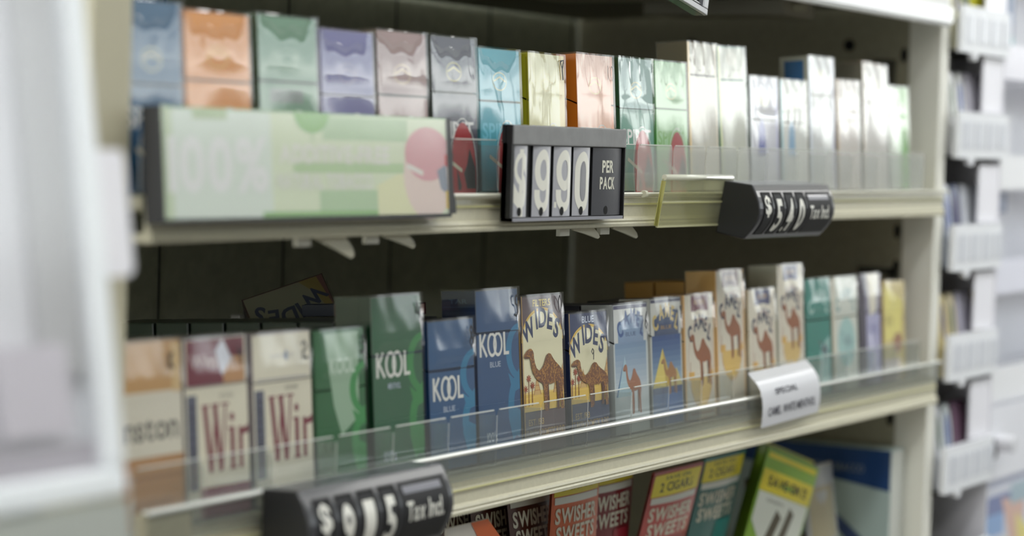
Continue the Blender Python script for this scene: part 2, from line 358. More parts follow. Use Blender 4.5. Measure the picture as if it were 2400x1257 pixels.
def wides_art(cap,band,mark,mz):
    def f(A,w,h,hs):
        cream=(232,226,190)
        A.rect(.001,.0415,w-.001,hs,cream); A.rect(.001,hs,w-.001,h-.001,band)
        A.ell(w*.5,hs-.002,w*.50,h-.0085-hs+.002,(222,186,84),24,0,180); A.ell(w*.5,hs-.003,w*.48,h-.0105-hs+.003,cream,24,0,180)
        A.rect(.001,hs-.004,w-.001,hs+.0045,cream)
        A.arc('WIDES',w*.505,h-.0155-.0150,w*.385,.0130,(40,54,92),153,27,.035,.86,1.0,ry=.0150,rotf=.34)
        A.text(cap,w*.5,h-.0052,.0046,(222,200,90) if cap=='FILTERS' else (196,206,222),w*.42 if cap=='FILTERS' else w*.3,.02)
        z0=.0285; A.rect(.001,z0,w-.001,z0+.013,(228,192,92)); A.poly([(.001,z0+.013),(w*.3,z0+.0145),(w*.7,z0+.013),(w-.001,z0+.015),(w-.001,z0+.012),(.001,z0+.012)],(236,210,130))
        for px,s_ in ((w*.34,.012),(w*.80,.0105),(w*.97,.018)):
            c=(196,140,84)
            A.poly([(px-s_*.42,z0+.011),(px+s_*.42 if px+s_*.42<w else w-.001,z0+.011),(px,z0+.011+s_*1.1)],(214,176,112)); 
            for q in (.25,.5,.75): A.line([(px-s_*.42*(1-q),z0+.011+s_*1.1*q),(min(px+s_*.42*(1-q),w-.001),z0+.011+s_*1.1*q)],.0006,c)
            A.line([(px-s_*.42,z0+.011),(px,z0+.011+s_*1.1),(min(px+s_*.42,w-.001),z0+.011)],.0006,(160,100,56))
        for px,hh in ((w*.13,.019),(w*.21,.014),(w*.04,.012)):
            A.line([(px,z0+.004),(px+.0006,z0+.004+hh)],.0009,(140,84,48))
            for a in range(0,360,45): A.line([(px+.0006,z0+.004+hh),(px+.0006+.0032*math.cos(math.radians(a)),z0+.004+hh+.0026*math.sin(math.radians(a)))],.0009,(160,74,44))
        camel(A,w*.03,z0-.004,w*.95,(hs-.002-z0) if h>.1 else (hs-z0-.002),camelgold,cameldk)
        A.rect(.001,.001,w-.001,z0-.004 if h<.1 else z0-.001,band)
        A.text('EST. 1913',w*.28,z0-.0075 if h>.1 else z0-.009,.0042,(190,160,100),w*.36,.01)
        A.text('TURKISH & DOMESTIC BLEND',w*.5,z0-.0155,.0052,(178,148,92),w*.92,.01)
        A.line([(.0006,0),(.0006,h)],.0008,(200,160,80))
        hand(A,mark,w*mz[0],h-mz[1],.0055,.0125 if mark=='0' else .008,t=.0012)
    return f
def camel_lbl(A,w,h,hs,col,shape,tz):
    A.arc('CAMEL',w*.5,tz-.014,w*.40,.0115,col,158,22,.03,.85,1.1,ry=.018)
def art_camel_paleblue(A,w,h,hs):
    A.rect(.001,.001,w-.001,hs,(206,214,214)); n=9
    for i in range(n): 
        q=i/(n-1); A.rect(.002,hs-.040+.040*i/n,w-.0035,hs-.040+.040*(i+1)/n,(int(206-78*q),int(214-58*q),int(216-30*q)))
    A.rect(.001,hs,w-.001,h-.001,(216,218,214)); A.rect(.001,h-.0038,w-.001,h-.001,(74,74,108))
    A.poly([(w*.13,hs-.001),(w*.13,hs+.014),(w*.5,h-.008),(w*.87,hs+.018),(w*.87,hs-.001)],(134,160,192)); A.line([(w*.13,hs+.014),(w*.5,h-.008),(w*.87,hs+.018)],.0012,(60,84,128))
    A.arc('CAMEL',w*.52,hs+.002,w*.37,.0100,(70,98,150),154,26,.04,.74,1.1,ry=.0175)
    A.text('BLUE',w*.5,hs+.006,.003,(74,94,130),w*.3); A.poly([(.002,hs-.040),(w*.08,hs-.040),(w*.30,hs-.010)],(88,128,170)); A.poly([(w*.08,hs-.040),(w*.30,hs-.010),(w*.5,hs-.040)],(176,204,214))
    camel(A,w*.24,hs-.054,w*.52,.038,mat((166,112,84),.5,.3),(130,86,64)); hand(A,'6',w*.80,h-.020,.006,.013)
def art_camel_blue(A,w,h,hs):
    A.rect(.001,hs,w-.001,h-.001,(214,214,206)); n=10; z0=hs-.042
    for i in range(n):
        q=i/(n-1); A.rect(.002,z0+.042*i/n,w-.002,z0+.042*(i+1)/n,(int(176-136*q),int(196-116*q),int(206-66*q)))
    A.rect(.001,.001,w-.001,z0,(74,112,168)); A.rect(.001,z0-.003,w-.001,z0+.004,(44,72,124))
    A.poly([(w*.12,hs),(w*.12,hs+.012),(w*.5,h-.006),(w*.9,hs+.018),(w*.9,hs)],(44,70,112)); A.rect(.001,h-.0035,w-.001,h-.001,(60,62,92))
    A.arc('CAMEL',w*.5,hs+.002,w*.39,.0100,(214,190,120),154,26,.04,.76,1.1,ry=.017); A.text('BLUE',w*.5,hs+.006,.0028,(190,150,90),w*.35)
    A.poly([(w*.02,z0+.002),(w*.36,z0+.032),(w*.66,z0+.002)],(226,206,110)); A.poly([(w*.36,z0+.032),(w*.66,z0+.002),(w*.44,z0+.002)],(196,168,80)); A.poly([(w*.5,z0+.002),(w*.8,z0+.016),(w*.98,z0+.002)],(206,190,120))
    camel(A,w*.30,z0-.004,w*.5,.028,mat((170,122,74),.5,.3),(120,84,54)); hand(A,'7',w*.82,h-.017,.005,.010)
def camel_classic(top,edge,gold=True):
    def f(A,w,h,hs):
        A.rect(w*.04,.001,w-.0025,h-.001,(228,220,200)); A.rect(0,0,w*.045,h,edge); A.rect(w-.0025,0,w,h,edge)
        A.rect(w*.24,h-.0135,w*.80,h-.001,top); A.text('FILTERS' if gold else 'SILVER',w*.52,h-.0065,.0035,(206,170,110),w*.34)
        zt=h-.030 if h<.11 else h-.032
        A.ell(w*.52,h-.024,w*.36,.0115,(228,220,200),20,0,180)
        A.arc('CAMEL',w*.52,zt-.009,w*.345,.0105,(58,62,86),154,26,.04,.74,1.15,ry=.0175)
        if h>.11: A.text('99',w*.52,zt-.010,.005,(90,90,100),w*.2)
        zc=.036 if h<.11 else .054
        A.ell(w*.52,zc-.006,w*.34,.022,SAND if gold else (222,190,120)); 
        A.rect(w*.10,zc-.003,w*.95,zc+.022,(228,220,200)) ; A.ring(w*.52,zc+.008,w*.41,.036,.0007,(206,166,150),30)
        A.rect(w*.12,zc-.004,w*.30,zc+.002,(226,180,92)); A.rect(w*.74,zc-.004,w*.92,zc+.002,(226,180,92))
        A.line([(w*.17,zc-.002),(w*.18,zc+.010)],.0008,(170,120,90)); A.poly([(w*.76,zc),(w*.90,zc),(w*.83,zc+.009)],(214,184,140))
        camel(A,w*.16,zc-.010,w*.70,.042 if h<.11 else .040,camelbr,cameldk)
        A.rect(w*.15,.004,w*.9,.0055,(190,150,120)); hand(A,'1',w*.82,h-.010,.004,.007)
    return f
def art_teal(A,w,h,hs):
    A.poly([(w*.3,.001),(w*.9,.001),(w*.95,h*.5),(w*.6,h*.42)],(150,190,184)); A.arc('CAMEL',w*.55,hs+.004,w*.36,.010,(180,212,204),158,22,.03,.85,1.1,ry=.018); camel(A,w*.5,.026,w*.36,.022,(70,90,96))
def art_whiteteal(A,w,h,hs):
    A.rect(0,0,w*.1,h,(214,206,184)); A.ell(w*.55,h*.42,w*.34,h*.22,(164,200,194)); A.arc('CAMEL',w*.55,hs+.004,w*.36,.010,(110,150,148),158,22,.03,.85,1.1,ry=.018); camel(A,w*.32,.028,w*.44,.026,(140,170,170))
def art_dark_lav(A,w,h,hs):
    A.rect(0,0,w*.32,h,(62,54,72)); A.poly([(w*.36,h),(w*.95,h),(w*.8,h*.66),(w*.5,h*.62)],(230,224,204)); A.text('CAMEL',w*.64,h*.5,.009,(120,120,168),w*.5)  # bright glare near the top is painted as a cream patch
def art_yellow(A,w,h,hs):
    A.poly([(w*.1,h*.95),(w*.9,h*.8),(w*.8,h*.45),(w*.1,h*.4)],(236,224,130)); A.ell(w*.66,h*.38,w*.2,h*.10,(168,120,90)); A.rect(0,0,w*.8,h*.22,(232,214,200)); A.text('NEW',w*.3,h*.6,.01,(150,130,60),w*.3)

lo=lambda *a,**k: pack(a[0],'lo',*a[1:],**k)
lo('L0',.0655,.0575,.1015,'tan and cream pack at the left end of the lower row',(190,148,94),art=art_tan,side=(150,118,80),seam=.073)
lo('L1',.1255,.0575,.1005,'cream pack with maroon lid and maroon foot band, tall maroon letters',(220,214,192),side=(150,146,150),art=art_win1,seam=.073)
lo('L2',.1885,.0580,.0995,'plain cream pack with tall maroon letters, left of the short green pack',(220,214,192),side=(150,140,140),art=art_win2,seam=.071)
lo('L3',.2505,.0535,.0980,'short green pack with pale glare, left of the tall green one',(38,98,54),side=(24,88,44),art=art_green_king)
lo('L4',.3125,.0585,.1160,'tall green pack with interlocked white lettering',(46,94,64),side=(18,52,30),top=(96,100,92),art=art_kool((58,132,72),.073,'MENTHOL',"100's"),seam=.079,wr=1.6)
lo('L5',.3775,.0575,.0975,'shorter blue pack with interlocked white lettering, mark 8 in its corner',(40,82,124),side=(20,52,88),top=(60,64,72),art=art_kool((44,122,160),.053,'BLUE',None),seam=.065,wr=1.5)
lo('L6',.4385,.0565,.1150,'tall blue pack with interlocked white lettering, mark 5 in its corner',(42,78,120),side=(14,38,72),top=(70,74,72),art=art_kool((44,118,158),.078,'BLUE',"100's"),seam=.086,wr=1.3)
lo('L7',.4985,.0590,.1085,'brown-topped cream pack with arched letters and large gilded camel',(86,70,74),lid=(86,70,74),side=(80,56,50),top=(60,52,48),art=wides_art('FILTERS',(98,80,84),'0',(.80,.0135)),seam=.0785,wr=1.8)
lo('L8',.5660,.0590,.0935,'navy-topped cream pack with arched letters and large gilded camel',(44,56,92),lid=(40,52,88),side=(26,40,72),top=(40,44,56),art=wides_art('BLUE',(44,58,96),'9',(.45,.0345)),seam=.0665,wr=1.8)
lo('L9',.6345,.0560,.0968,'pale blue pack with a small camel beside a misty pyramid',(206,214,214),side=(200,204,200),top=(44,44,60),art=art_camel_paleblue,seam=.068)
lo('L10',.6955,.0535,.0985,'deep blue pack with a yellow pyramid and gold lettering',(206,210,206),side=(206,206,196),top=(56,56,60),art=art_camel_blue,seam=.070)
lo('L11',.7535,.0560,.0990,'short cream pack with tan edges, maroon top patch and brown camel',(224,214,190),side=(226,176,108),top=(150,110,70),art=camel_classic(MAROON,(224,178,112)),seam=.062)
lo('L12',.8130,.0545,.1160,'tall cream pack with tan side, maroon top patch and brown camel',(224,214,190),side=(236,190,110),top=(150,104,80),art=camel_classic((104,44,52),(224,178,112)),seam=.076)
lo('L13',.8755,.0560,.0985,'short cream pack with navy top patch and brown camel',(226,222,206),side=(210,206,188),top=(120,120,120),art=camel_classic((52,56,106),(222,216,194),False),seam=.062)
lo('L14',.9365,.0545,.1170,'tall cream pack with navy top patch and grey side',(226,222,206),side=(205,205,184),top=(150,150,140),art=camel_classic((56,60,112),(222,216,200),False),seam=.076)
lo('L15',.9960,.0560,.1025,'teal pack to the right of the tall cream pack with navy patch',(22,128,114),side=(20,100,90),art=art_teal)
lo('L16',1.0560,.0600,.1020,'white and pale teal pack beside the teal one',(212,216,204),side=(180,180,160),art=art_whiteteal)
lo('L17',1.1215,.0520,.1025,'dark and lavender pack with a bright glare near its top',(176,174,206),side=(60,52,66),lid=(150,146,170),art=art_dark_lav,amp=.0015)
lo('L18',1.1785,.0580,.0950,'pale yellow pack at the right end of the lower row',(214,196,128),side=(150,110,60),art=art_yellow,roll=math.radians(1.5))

# ---------------------------------------------------------------- upper row
def spirit(word,fig=True,sun=(226,214,150),wc=(226,226,222),bar=False,sy=None):
    def f(A,w,h,hs):
        A.ring(w*.5,hs+.0135,w*.17,.0062,.0006,sun,24); A.line([(w*.36,hs+.0135),(w*.5,hs+.0165),(w*.64,hs+.0135)],.0009,sun)
        A.text(word,w*.48,.040,.0105,wc,w*.86,.02)
        if bar:
            A.rect(w*.18,.052,w*.74,hs-.004,(104,118,108))
            for i in range(9): A.rect(w*(.2+.055*i),.055,w*(.2+.055*i)+.0012,hs-.006,(70,84,76))
        if fig:
            A.ring(w*.66,.012,w*.31,.036,.0008,(206,206,200),26); A.ell(w*.66,.012,w*.28,.033,(164,34,40),28)
            A.poly([(w*.80,.028),(w*.92,.016),(w*.92,-.0 +.002),(w*.72,.002),(w*.66,.012),(w*.74,.018)],(30,30,34)); A.poly([(w*.50,.016),(w*.60,.004),(w*.58,.001),(w*.52,.001)],(48,36,40))
            A.line([(w*.20,.0235),(w*.62,.0135)],.0026,(204,196,170))
    return f
def plain(c1,c2,blue=None,band=None):
    def f(A,w,h,hs):
        A.rect(0,0,w*.08,h,c1); A.rect(w*.93,0,w,h,c2)
        if blue: A.poly([(w*.26,.028),(w*.52,.028),(w*.52,.050),(w*.42,.060),(w*.30,.052)],blue)
        if band: A.rect(w*.1,.030,w*.93,.034,band)
        A.ell(w*.5,hs+.017,w*.2,.006,(214,212,196)); A.text('LIGHTS',w*.52,.040 if not blue else .066,.005,(196,196,186),w*.5)
    return f
U=lambda *a,**k: pack(a[0],'up',*a[1:],**k)
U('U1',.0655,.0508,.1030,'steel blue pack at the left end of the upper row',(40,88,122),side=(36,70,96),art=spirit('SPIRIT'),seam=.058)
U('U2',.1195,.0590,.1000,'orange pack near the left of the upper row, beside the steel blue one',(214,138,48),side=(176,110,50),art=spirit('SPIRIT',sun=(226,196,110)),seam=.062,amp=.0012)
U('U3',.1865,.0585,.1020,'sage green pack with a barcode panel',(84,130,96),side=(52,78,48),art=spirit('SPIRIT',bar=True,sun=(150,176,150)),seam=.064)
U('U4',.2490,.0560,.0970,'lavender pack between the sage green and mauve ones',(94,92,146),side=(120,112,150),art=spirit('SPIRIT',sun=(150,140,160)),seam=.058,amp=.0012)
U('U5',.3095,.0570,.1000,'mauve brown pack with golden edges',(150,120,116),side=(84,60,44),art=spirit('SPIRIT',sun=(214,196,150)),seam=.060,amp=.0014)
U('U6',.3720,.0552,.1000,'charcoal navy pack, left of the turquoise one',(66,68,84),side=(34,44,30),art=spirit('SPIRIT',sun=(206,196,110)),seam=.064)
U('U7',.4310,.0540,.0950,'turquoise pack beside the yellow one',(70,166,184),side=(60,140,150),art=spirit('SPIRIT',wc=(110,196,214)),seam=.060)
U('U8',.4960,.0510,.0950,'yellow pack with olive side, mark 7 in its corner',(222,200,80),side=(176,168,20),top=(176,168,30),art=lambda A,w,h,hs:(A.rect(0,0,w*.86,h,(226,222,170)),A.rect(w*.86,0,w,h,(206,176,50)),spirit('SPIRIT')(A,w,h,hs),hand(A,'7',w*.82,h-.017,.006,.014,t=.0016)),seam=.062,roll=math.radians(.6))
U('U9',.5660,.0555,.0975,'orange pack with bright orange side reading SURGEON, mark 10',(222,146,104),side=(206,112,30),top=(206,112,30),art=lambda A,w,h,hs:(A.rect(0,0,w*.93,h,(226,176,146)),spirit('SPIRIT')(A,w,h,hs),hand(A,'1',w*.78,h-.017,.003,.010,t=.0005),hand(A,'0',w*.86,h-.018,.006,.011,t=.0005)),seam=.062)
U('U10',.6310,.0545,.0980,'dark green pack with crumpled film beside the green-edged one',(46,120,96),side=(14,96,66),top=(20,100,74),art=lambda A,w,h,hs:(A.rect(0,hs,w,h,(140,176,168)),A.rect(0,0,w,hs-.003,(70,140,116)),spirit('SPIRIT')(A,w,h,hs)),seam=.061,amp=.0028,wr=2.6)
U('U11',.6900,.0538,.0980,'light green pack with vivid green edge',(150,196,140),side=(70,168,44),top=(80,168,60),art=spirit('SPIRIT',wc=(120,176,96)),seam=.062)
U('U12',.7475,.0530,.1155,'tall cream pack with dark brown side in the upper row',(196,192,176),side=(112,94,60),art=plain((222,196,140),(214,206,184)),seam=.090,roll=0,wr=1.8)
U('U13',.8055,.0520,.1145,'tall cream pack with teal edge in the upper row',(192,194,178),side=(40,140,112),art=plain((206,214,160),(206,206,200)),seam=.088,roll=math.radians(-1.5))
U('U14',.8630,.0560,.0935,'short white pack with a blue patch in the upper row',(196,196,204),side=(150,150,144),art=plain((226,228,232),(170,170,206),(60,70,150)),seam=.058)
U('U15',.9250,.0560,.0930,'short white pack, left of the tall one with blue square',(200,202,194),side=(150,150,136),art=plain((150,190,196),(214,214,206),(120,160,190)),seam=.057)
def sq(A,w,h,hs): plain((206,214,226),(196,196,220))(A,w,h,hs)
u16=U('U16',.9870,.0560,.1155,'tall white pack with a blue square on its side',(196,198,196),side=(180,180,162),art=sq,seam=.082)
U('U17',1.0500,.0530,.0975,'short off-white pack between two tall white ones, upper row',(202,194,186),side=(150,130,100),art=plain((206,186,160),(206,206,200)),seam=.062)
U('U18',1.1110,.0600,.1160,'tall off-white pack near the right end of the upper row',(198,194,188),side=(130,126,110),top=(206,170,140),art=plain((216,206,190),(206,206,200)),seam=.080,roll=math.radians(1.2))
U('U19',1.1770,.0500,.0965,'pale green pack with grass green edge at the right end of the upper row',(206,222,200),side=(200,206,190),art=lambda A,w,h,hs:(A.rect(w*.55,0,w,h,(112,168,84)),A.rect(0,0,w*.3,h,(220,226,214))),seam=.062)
# side prints
def side_print(p,fn):
    mb=MB(); A=Art(lambda v:mb,lambda u,v,k:(-k-.0002,DEP-u,v)); fn(A); o=mb.build('side_print',p); kid(p,o)
side_print(u16,lambda A:(A.rect(.004,.068,.022,.112,(20,96,150)),A.rect(.001,.02,.025,.022,(150,150,140))))
side_print(PACKS['U9'],lambda A:(A.text('SURGEON GENERAL',.0085,.034,.0042,(226,176,120),.048,.01,rot=-90),A.rect(.0045,.074-.010,.007,.074-.003,(214,150,120)),A.rect(.0005,.001,.0012,.094,(186,96,24))))
side_print(PACKS['U12'],lambda A:(A.text('NATURAL',.013,.100,.003,(150,136,96),.016),A.text('TOBACCO',.013,.094,.003,(140,126,90),.012),A.line([(.003,.088),(.022,.088)],.0006,(130,116,84)),A.line([(.001,.0),(.001,.112)],.0008,(120,106,70))))
side_print(PACKS['U8'],lambda A:(A.rect(.0245,.001,.0255,.092,(150,140,20)),))
side_print(PACKS['L6'],lambda A:(A.text('TAR',.013,.108,.003,(60,90,120),.014),A.rect(.001,.104,.0255,.1045,(30,60,96))))
side_print(PACKS['L7'],lambda A:(A.rect(.022,.002,.0255,.106,(200,160,80)),A.rect(.004,.030,.020,.090,(110,84,70))))
side_print(PACKS['L8'],lambda A:(A.text('WIDES',.012,.074,.006,(150,160,180),.018,.01,rot=90),))

# queues behind the front packs
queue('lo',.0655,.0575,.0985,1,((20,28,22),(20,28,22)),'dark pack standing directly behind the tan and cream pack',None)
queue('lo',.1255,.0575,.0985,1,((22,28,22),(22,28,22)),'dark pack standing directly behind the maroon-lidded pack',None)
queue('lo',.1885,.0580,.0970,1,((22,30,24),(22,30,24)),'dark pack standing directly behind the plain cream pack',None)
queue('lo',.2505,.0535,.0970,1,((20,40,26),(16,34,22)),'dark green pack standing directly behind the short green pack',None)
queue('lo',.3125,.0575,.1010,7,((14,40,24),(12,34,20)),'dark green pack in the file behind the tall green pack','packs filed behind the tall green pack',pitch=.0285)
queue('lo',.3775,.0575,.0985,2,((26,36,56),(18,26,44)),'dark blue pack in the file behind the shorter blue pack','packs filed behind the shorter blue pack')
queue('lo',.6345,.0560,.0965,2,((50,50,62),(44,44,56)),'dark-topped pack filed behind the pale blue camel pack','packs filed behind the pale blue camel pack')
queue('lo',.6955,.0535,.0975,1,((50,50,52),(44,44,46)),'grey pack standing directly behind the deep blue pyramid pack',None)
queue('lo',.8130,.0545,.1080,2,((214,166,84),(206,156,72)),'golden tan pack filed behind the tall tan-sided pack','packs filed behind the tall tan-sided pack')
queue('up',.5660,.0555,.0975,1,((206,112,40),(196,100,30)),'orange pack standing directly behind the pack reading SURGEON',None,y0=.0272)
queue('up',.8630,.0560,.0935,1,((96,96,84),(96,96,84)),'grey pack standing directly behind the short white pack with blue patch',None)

# loose packs thrown on top of the file
def art_loose(A,w,h,hs):
    A.rect(.001,.001,w-.001,hs,(112,112,94)); A.poly([(.001,.001),(w*.30,.001),(w*.10,.016),(.001,.034)],(92,62,60)); A.poly([(w*.08,.001),(w*.30,.001),(w*.16,.014),(.004,.036),(.001,.030)],(112,100,56))
    A.arc('WIDES',w*.54,.0100,w*.38,.0125,(44,52,70),152,28,.03,.9,1.0,ry=.0150)
LZ=(0.0,0.0,0.0)
def loose():
    w_,h_=.059,.100
    p=pack('LL','lo',0,w_,h_,'loose brown-edged pack lying upside down on top of the filed packs',(86,70,66),side=(40,22,18),top=(40,24,20),art=art_loose,seam=.0665,wr=3.0,amp=.002)
    # local x: width, local z: height, local -y: face.  Face turned to the aisle, upside down and leaning back
    xa=Vector((-.65,.68,-.33)).normalized()
    za=Vector((-.45,-.45,-.77)); za=(za-xa*za.dot(xa)).normalized()
    ya=za.cross(xa)
    M_=Matrix((xa,ya,za)).transposed().to_4x4(); M_.translation=Vector((.451,.140,.105))
    p.matrix_world=M_
    return p
LOOSE=loose()
mbx=MB(); mbx.box(0,.030,0,.05,0,.008,mat((20,30,48),.4,.4)); mbx.box(.002,.028,.001,.049,.008,.0084,mat((26,38,60),.4,.4))
tag(mbx.build('cigarette_pack',loc=(.428,.088,.0795),rot=(-.07,0,.05),bevel=.0006),'flat navy pack lying behind the loose upside down pack','cigarette pack')
mbx=MB(); mbx.box(0,.036,0,.05,0,.008,mat((70,30,34),.3,.5)); mbx.box(.012,.034,-.0002,0,.001,.007,mat((190,150,140),.2,.8))
tag(mbx.build('cigarette_pack',loc=(.396,.045,.0835),rot=(-.07,0,-.1),bevel=.0006),'small maroon pack lying flat between the tall green and tall blue packs','cigarette pack')

# ---------------------------------------------------------------- shelves
BEIGE=mat((206,201,176),0.42,0.25,bump=0.05,bscale=300,var=0.03,name='beige_enamel')
BEIGED=mat((170,163,138),0.5,0.1,bump=0.05,bscale=200,var=0.05,name='beige_enamel_worn')
DARKP=mat((178,181,160),0.75,0.0,bump=0.1,bscale=90,var=0.08,name='dark_back_board')
HOLE=mat((14,14,13),0.9)
CLEAR=film_mat('clear_acrylic',tint=(.90,.92,.92),haze=0.07,hazecol=(.72,.74,.70),base=0.045,rough=0.08)
CLEARH=film_mat('glare_hazed_acrylic',tint=(.92,.93,.91),haze=0.30,hazecol=(.97,.97,.94),base=0.06,rough=0.12)  # white haze stands in for light reflected off the lips
LABELH=film_mat('label_holder_plastic',tint=(.88,.89,.86),haze=0.10,hazecol=(.60,.64,.64),base=0.06,rough=0.1)
YELLC=film_mat('aged_clear_plastic',tint=(.90,.90,.74),haze=0.14,hazecol=(.75,.74,.55),base=0.06,rough=0.1)
RIM=mat((226,228,220),0.25,0.6,name='acrylic_edge')
XL,XR=.066,1.2785
def shelf(name,z,label,lowf,zb):
    r=tag(empty(name,((XL+XR)/2,.15,z)),label,'shelf')
    cx=(XL+XR)/2
    def B(n,mb,**k): return mb.build(n,r,loc=(-cx,-.15,-z),**k)
    mb=MB(); mb.ext([(-.010,zb+.0007),(.385,zb-.0270),(.385,zb-.033),(-.010,zb-.006)],XL,XR,BEIGE); B('shelf_board',mb)
    mb=MB(); f=z-lowf
    # moulded front: yellowed seam, flat face and double bottom bead
    mt=min(z-.0045,zb); prof=[(-.0135,mt),(-.0145,mt),(-.0150,f+.018),(-.0162,f+.0172),(-.0162,f+.0158),(-.0150,f+.015),(-.0152,f+.0075),(-.0172,f+.0065),(-.0178,f+.0050),(-.0168,f+.0038),(-.0180,f+.0026),(-.0176,f+.0006),(-.0160,f),(-.004,f),(-.004,f+.004),(-.0125,f+.006),(-.0125,mt)]
    mb.ext(prof,XL,XR,BEIGE); B('front_moulding',mb)
    mb=MB(); mb.ext([(-.0162,f+.0172),(-.0166,f+.0172),(-.0166,f+.0160),(-.0162,f+.0160)],XL+.001,XR-.001,mat((222,218,160),.3,.4)); B('yellowed_seam',mb)
    return r
up=shelf('shelf',ZB_UP,'upper beige steel shelf with a plain moulded front',.0255,ZB_UP-.0015)
low=shelf('shelf',0.000,'lower beige steel shelf with a clear label channel along its front',.0410,ZB_LO-.0015)
top=tag(empty('shelf',(.67,.15,.365)),'white-fronted shelf at the top, seen from below','shelf')
mb=MB(); mb.ext([(.0,.352),(.385,.338),(.385,.330),(.0,.345)],XL,XR,mat((120,118,104),.6)); mb.build('shelf_board',top,loc=(-.67,-.15,-.365))
mb=MB(); mb.ext([(0,.352),(-.012,.352),(-.013,.345),(-.0155,.343),(-.0160,.3255),(-.0135,.3238),(-.010,.3245),(-.002,.333),(-.002,.345)],XL,XR,mat((226,226,224),.35,.4)); mb.build('front_moulding',top,loc=(-.67,-.15,-.365))
mb=MB(); mb.box(XL,XR,-.0185,-.0165,.3275,.3425,mat((232,232,234),.3,.5)); mb.build('label_strip',top,loc=(-.67,-.15,-.365))
for xx in (.55,.82,1.05):
    mb=MB(); mb.box(xx,xx+.07,.06,.20,.322,.336,mat((170,166,150),.5)); mb.box(xx+.02,xx+.03,.05,.06,.326,.332,mat((200,196,170),.4)); mb.build('pusher_rail',top,loc=(-.67,-.15,-.365))
# light ledge and label channel of the lower shelf
chn=tag(empty('label_channel',(.674,-.0170,-.0180)),'clear label channel with a bright top edge along the lower shelf front','label channel')
mb=MB(); mb.ext([(-.0150,.0010),(-.0205,.0014),(-.0212,.0002),(-.0205,-.0012),(-.0155,-.0014)],XL,XR,RIM); mb.build('channel_edge',chn,loc=(-.674,.0170,.0180))
mb=MB(); mb.ext([(-.0192,-.0012),(-.0200,-.0012),(-.0190,-.0180),(-.0180,-.0180)],XL,XR,LABELH); mb.build('channel_face',chn,loc=(-.674,.0170,.0180))
mb=MB(); mb.ext([(-.0150,.1655),(-.0205,.1668),(-.0215,.1655),(-.0205,.1640),(-.0150,.1630)],XL,XR,mat((226,224,206),.3,.5)); mb.build('channel_edge',up,loc=(-.674,-.15,-ZB_UP))
mb=MB(); mb.box(.062,.105,-.019,-.0150,-.040,-.0005,BEIGED); mb.build('end_cover',low,loc=(-.674,-.15,0))

# clear trays: lip in front, divider on the left, pusher at the back
LS=[.0625,.1235,.187,.2505,.3125,.3775,.4385,.4985,.566,.6345,.6955,.7535,.813,.8755,.9365,.996,1.056,1.1215,1.1785,1.240]
US=[.0625,.1195,.1865,.249,.3095,.372,.431,.496,.566,.631,.690,.7475,.8055,.863,.925,.987,1.050,1.111,1.177,1.232]
LN=['tan and cream pack','maroon-lidded pack','plain cream pack','short green pack','tall green pack','shorter blue pack','tall blue pack','brown-topped camel pack','navy-topped camel pack','pale blue camel pack','deep blue pyramid pack','short maroon-patched pack','tall tan-sided pack','short navy-patched pack','tall grey-sided pack','teal pack','pale teal pack','dark lavender pack','pale yellow pack']
UN=['steel blue pack','orange pack near the left','sage green pack','lavender pack','mauve pack','charcoal navy pack','turquoise pack','yellow pack','pack reading SURGEON','crumpled dark green pack','green-edged pack','tall brown-sided pack','tall teal-edged pack','blue-patched short pack','short white pack','tall pack with blue square','short off-white pack','tall off-white pack','pale green end pack']
def rrect(x0,x1,z0,z1,r,n=4):
    P=[(x0,z0),(x1,z0)]
    P+=[(x1-r+r*math.sin(math.pi/2*(1-i/n)),z1-r+r*math.cos(math.pi/2*(1-i/n))) for i in range(n+1)]
    P+=[(x0+r-r*math.sin(math.pi/2*i/n),z1-r+r*math.cos(math.pi/2*i/n)) for i in range(n+1)]
    return P
def tray(x0,x1,zb,row,nm,mat_,lip):
    r=tag(empty('pusher_tray',((x0+x1)/2,0,zb)),'clear plastic tray lip in front of the %s, %s row'%(nm,row),'shelf tray','clear trays along the %s row'%row)
    cx=(x0+x1)/2; a,b=x0-cx-.0008,x1-cx-.0028
    mb=MB(); P=rrect(a,b,-.001,lip,.0035); k=[(x,-.0125,z) for x,z in P]
    mb.poly(k,mat_); mb.build('front_lip',r)
    mb=MB(); mb.box(a+.003,b-.003,-.0131,-.0121,lip-.0007,lip,RIM); mb.box(a-.0001,a+.0001,-.0128,-.0121,0,lip-.004,CLEARH); mb.build('lip_edge',r)
    mb=MB(); s_=-math.tan(TILT); mb.ext([(-.012,0),(.30,-.30*s_),(.30,.025-.30*s_),(.02,.030),(-.012,lip-.004)],b+.0009,b+.0015,CLEAR); mb.build('side_divider',r)
    return r
def pusher(x0,x1,zb,y,nm,row):
    pass
for i in range(19):
    tray(LS[i],LS[i+1],ZB_LO+.001,'lower',LN[i],CLEAR,.0365); tray(US[i],US[i+1],ZB_UP+.001,'upper',UN[i],CLEARH if i>8 else CLEAR,.0335)
PG=mat((110,110,104),.4,.3)
for i in range(6,13):
    mb=MB(); x0=LS[i]; mb.box(x0+.004,x0+.054,.315,.320,-.030,.052,PG); mb.box(x0+.024,x0+.034,.313,.322,.052,.058,mat((170,170,160),.3,.5)); mb.box(x0+.02,x0+.038,.29,.315,-.034,-.028,PG)
    tag(mb.build('spring_pusher',bevel=.001),'grey spring pusher plate at the back behind the %s'%LN[i],'pusher','pusher plates at the back of the lower shelf')

